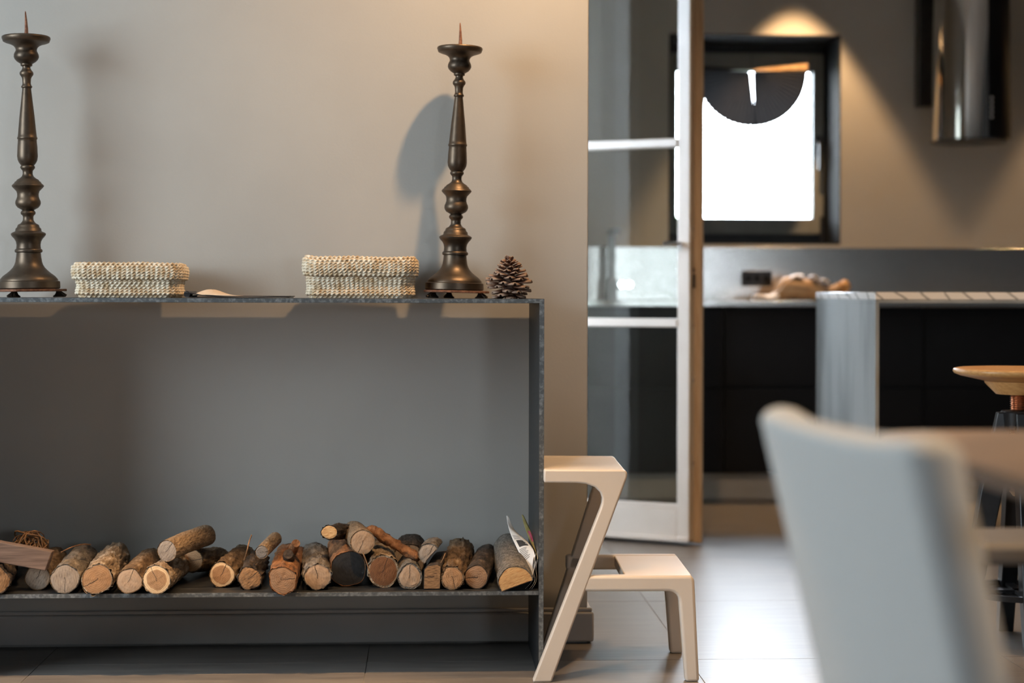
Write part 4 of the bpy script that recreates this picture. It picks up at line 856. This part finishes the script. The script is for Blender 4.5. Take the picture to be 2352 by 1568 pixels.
# ------------------------------------------------------------------ island
isl = thing('kitchen_island', 'kitchen island table with white marble top and raw steel end panel', 'kitchen island', (1.416, 5.24, 0))
IX0, IX1, IY0, IY1 = 1.414, 3.45, 5.24, 6.05
io = isl.location
MB().box(IX0, IX1, IY0, IY1, 0.897, 0.920).build('marble_top', M['marble'], isl, off=io, bevel=0.0015)
MB().box(IX0 + 0.001, IX1 - 0.001, IY0 + 0.001, IY1 - 0.001, 0.886, 0.8965).build('steel_subframe', M['zinc'], isl, off=io, bevel=0.001)
MB().box(IX0 + 0.001, IX0 + 0.013, IY0 + 0.001, IY1 - 0.001, 0, 0.8855).build('end_panel', M['zinc'], isl, off=io, bevel=0.001)
MB().box(IX1 - 0.013, IX1 - 0.001, IY0 + 0.001, IY1 - 0.001, 0, 0.8855).build('end_panel', M['zinc'], isl, off=io, bevel=0.001)

# ------------------------------------------------------------------ swivel bar stool
bs = thing('bar_stool', 'screw-adjustable bar stool with orange wooden seat and black steel legs', 'stool', (1.556, 4.35, 0))
zt = 0.720
MB().lathe([(0.0, zt - 0.040), (0.085, zt - 0.034), (0.150, zt - 0.020), (0.165, zt - 0.014), (0.1685, zt - 0.008), (0.166, zt - 0.002), (0.158, zt), (0.12, zt - 0.003), (0.0, zt - 0.005)], 56).build('seat', M['stoolseat'], bs, smooth=True, angle=60)
MB().lathe([(0.0, zt - 0.068), (0.058, zt - 0.068), (0.086, zt - 0.040), (0.088, zt - 0.034), (0.0, zt - 0.034)], 40).build('seat_hub', M['stoolseat'], bs, smooth=True, angle=35)
sc_ = []
for k in range(0, 92):
    z = 0.40 + (zt - 0.068 - 0.40)*k/91; sc_.append((0.0185 if k % 2 else 0.0225, z))
MB().lathe([(0.0, 0.40)] + sc_ + [(0.0, zt - 0.068)], 24).build('screw', M['copper'], bs, smooth=True, angle=20)
MB().lathe([(0.0, 0.385), (0.014, 0.385), (0.024, 0.398), (0.0, 0.398)], 24).build('screw_nut', M['stoolseat'], bs, smooth=True)
MB().lathe([(0.024, 0.56), (0.044, 0.56), (0.047, 0.604), (0.044, 0.608), (0.024, 0.608)], 32).build('collar', M['black_metal'], bs, smooth=True, angle=35)
for k in range(4):
    a_ = PI + k*PI/2 - 0.12; ca, sa = math.cos(a_), math.sin(a_)
    def q3(r, w, z): return (r*ca - w*sa, r*sa + w*ca, z)
    m_l = MB(); prof = [(0.026, 0.056, 0.604, 0.017), (0.044, 0.100, 0.40, 0.020), (0.088, 0.140, 0.18, 0.021), (0.140, 0.182, 0.0, 0.020)]
    vs = []
    for r0, r1, z, w in prof: vs += [q3(r0, -w, z), q3(r1, -w, z), q3(r1, w, z), q3(r0, w, z)]
    fs = [(3, 2, 1, 0), (12, 13, 14, 15)] + [(b*4 + i, b*4 + (i+1) % 4, b*4 + 4 + (i+1) % 4, b*4 + 4 + i) for b in range(3) for i in range(4)]
    m_l.add(vs, fs).build('leg', M['black_metal'], bs, bevel=0.003)
MB().lathe([(0.128, 0.128), (0.142, 0.128), (0.142, 0.142), (0.128, 0.142), (0.128, 0.128)], 40).build('foot_ring', M['black_metal'], bs, smooth=True, angle=30)
for k in range(2):
    a_ = k*PI/2 - 0.12; ca, sa = math.cos(a_), math.sin(a_)
    MB().hexa([(-0.13*ca - -0.012*sa, -0.13*sa + -0.012*ca, 0.131), (0.13*ca - -0.012*sa, 0.13*sa + -0.012*ca, 0.131), (0.13*ca - 0.012*sa, 0.13*sa + 0.012*ca, 0.131), (-0.13*ca - 0.012*sa, -0.13*sa + 0.012*ca, 0.131)],
              [(-0.13*ca - -0.012*sa, -0.13*sa + -0.012*ca, 0.139), (0.13*ca - -0.012*sa, 0.13*sa + -0.012*ca, 0.139), (0.13*ca - 0.012*sa, 0.13*sa + 0.012*ca, 0.139), (-0.13*ca - 0.012*sa, -0.13*sa + 0.012*ca, 0.139)]).build('cross_bar', M['black_metal'], bs)

# ------------------------------------------------------------------ dining chair, table, bench
ch = thing('dining_chair', 'grey upholstered dining chair in the near foreground, back turned', 'chair', (0.62, 1.63, 0))
def backrest():
    """padded slab: rounded rim all round, corners rising slightly, leaning back, far side turned a little outwards"""
    mb = MB(); HT = 0.026
    def mid(s_, v):
        Y = 1.63 + s_*(0.205 - 0.012*(1 - v)); top = 0.7815 + 0.013*abs(s_)**4 - 0.019*max(0.0, (abs(s_) - 0.86)/0.14)**2.5
        Z = 0.44 + (top - 0.44)*v
        return Vector((0.405 - 0.026*s_ + 0.010*abs(s_)**2.2 + 0.225*(0.78 - Z), Y, Z))
    nu, nv = 30, 26
    us = [-1 + 2*i/(nu-1) for i in range(nu)]; vsn = [j/(nv-1) for j in range(nv)]
    def inset(s_, v):                                    # half thickness and pull-in near the rim (quarter-round)
        d = min((1 - abs(s_))*0.205, (1 - v)*0.335)
        return HT*math.sqrt(max(0.0, 1 - (1 - min(1.0, d/0.017))**2))
    # refine rows near the rim
    ex = [0.0, 0.0012, 0.004, 0.008, 0.013, 0.018]
    us = sorted(set([round(x, 5) for e in ex for x in (-1 + e/0.205, 1 - e/0.205)] + [round(-0.9 + 1.8*i/21, 5) for i in range(22)]))
    vsn = sorted(set([round(1 - e/0.335, 5) for e in ex] + [round(0.94*j/19, 5) for j in range(20)]))
    nu, nv = len(us), len(vsn)
    for sd in (-1, 1):
        mb.grid(lambda i, j: mid(us[i], vsn[j]) + Vector((sd*inset(us[i], vsn[j]), 0, 0)), nu, nv)
    return mb
backrest().build('backrest', M['fabric'], ch, off=ch.location, smooth=True, angle=0)
MB().box(0.47, 0.90, 1.42, 1.84, 0.40, 0.465).build('seat', M['fabric'], ch, off=ch.location, bevel=0.028, seg=4)
for sx in (0.51, 0.86):
    for sy in (1.46, 1.80):
        MB().tube([(sx, sy, 0.41), (sx + (0.03 if sx > 0.7 else -0.03), sy + (0.015 if sy > 1.6 else -0.015), 0.0)], [0.016, 0.010], 12).build('leg', M['black_metal'], ch, off=ch.location, smooth=True)
tb = thing('dining_table', 'brown wooden dining table with thin rounded top at the right edge', 'table', (1.5, 1.65, 0))
def rr(x0, x1, y0, y1, r, n=8):
    out = []
    for cx, cy, a0 in ((x1 - r, y0 + r, -PI/2), (x1 - r, y1 - r, 0), (x0 + r, y1 - r, PI/2), (x0 + r, y0 + r, PI)):
        out += [(cx + r*math.cos(a0 + PI/2*k/n), cy + r*math.sin(a0 + PI/2*k/n)) for k in range(n+1)]
    return out
P_ = [(x - 1.5, y - 1.65) for x, y in rr(0.553, 2.45, 1.12, 2.10, 0.08)]
tt = MB(); n_ = len(P_)
tt.add([(x, y, 0.74) for x, y in P_] + [(x, y, 0.732) for x, y in P_] + [(x*0.97, y*0.93, 0.712) for x, y in P_], [tuple(range(n_)), tuple(range(3*n_-1, 2*n_-1, -1))] + [(b*n_ + i, b*n_ + (i+1) % n_, (b+1)*n_ + (i+1) % n_, (b+1)*n_ + i) for b in range(2) for i in range(n_)])
tt.build('tabletop', M['table'], tb, bevel=0.002)
for sx in (-0.45, 0.75):
    for sy in (-0.36, 0.34):
        MB().hexa([(sx - 0.02, sy - 0.02, 0), (sx + 0.02, sy - 0.02, 0), (sx + 0.02, sy + 0.02, 0), (sx - 0.02, sy + 0.02, 0)], [(sx - 0.03, sy - 0.03, 0.713), (sx + 0.03, sy - 0.03, 0.713), (sx + 0.03, sy + 0.03, 0.713), (sx - 0.03, sy + 0.03, 0.713)]).build('leg', M['table'], tb, bevel=0.003)
bn = thing('dining_bench', 'slim brown bench seat beyond the table at the right edge', 'bench', (1.5, 2.6, 0))
M['bench'] = pm('grey_brown_bench_paint', (0.085, 0.080, 0.074), 0.6, col2=(0.10, 0.095, 0.089), scale=10)
MB().box(-0.66, 0.75, -0.09, 0.09, 0.50, 0.535).build('seat', M['bench'], bn, bevel=0.012, seg=3)
for sx in (0.1, 0.6): MB().box(sx - 0.02, sx + 0.02, -0.07, 0.07, 0, 0.50).build('leg', M['bench'], bn, bevel=0.004)
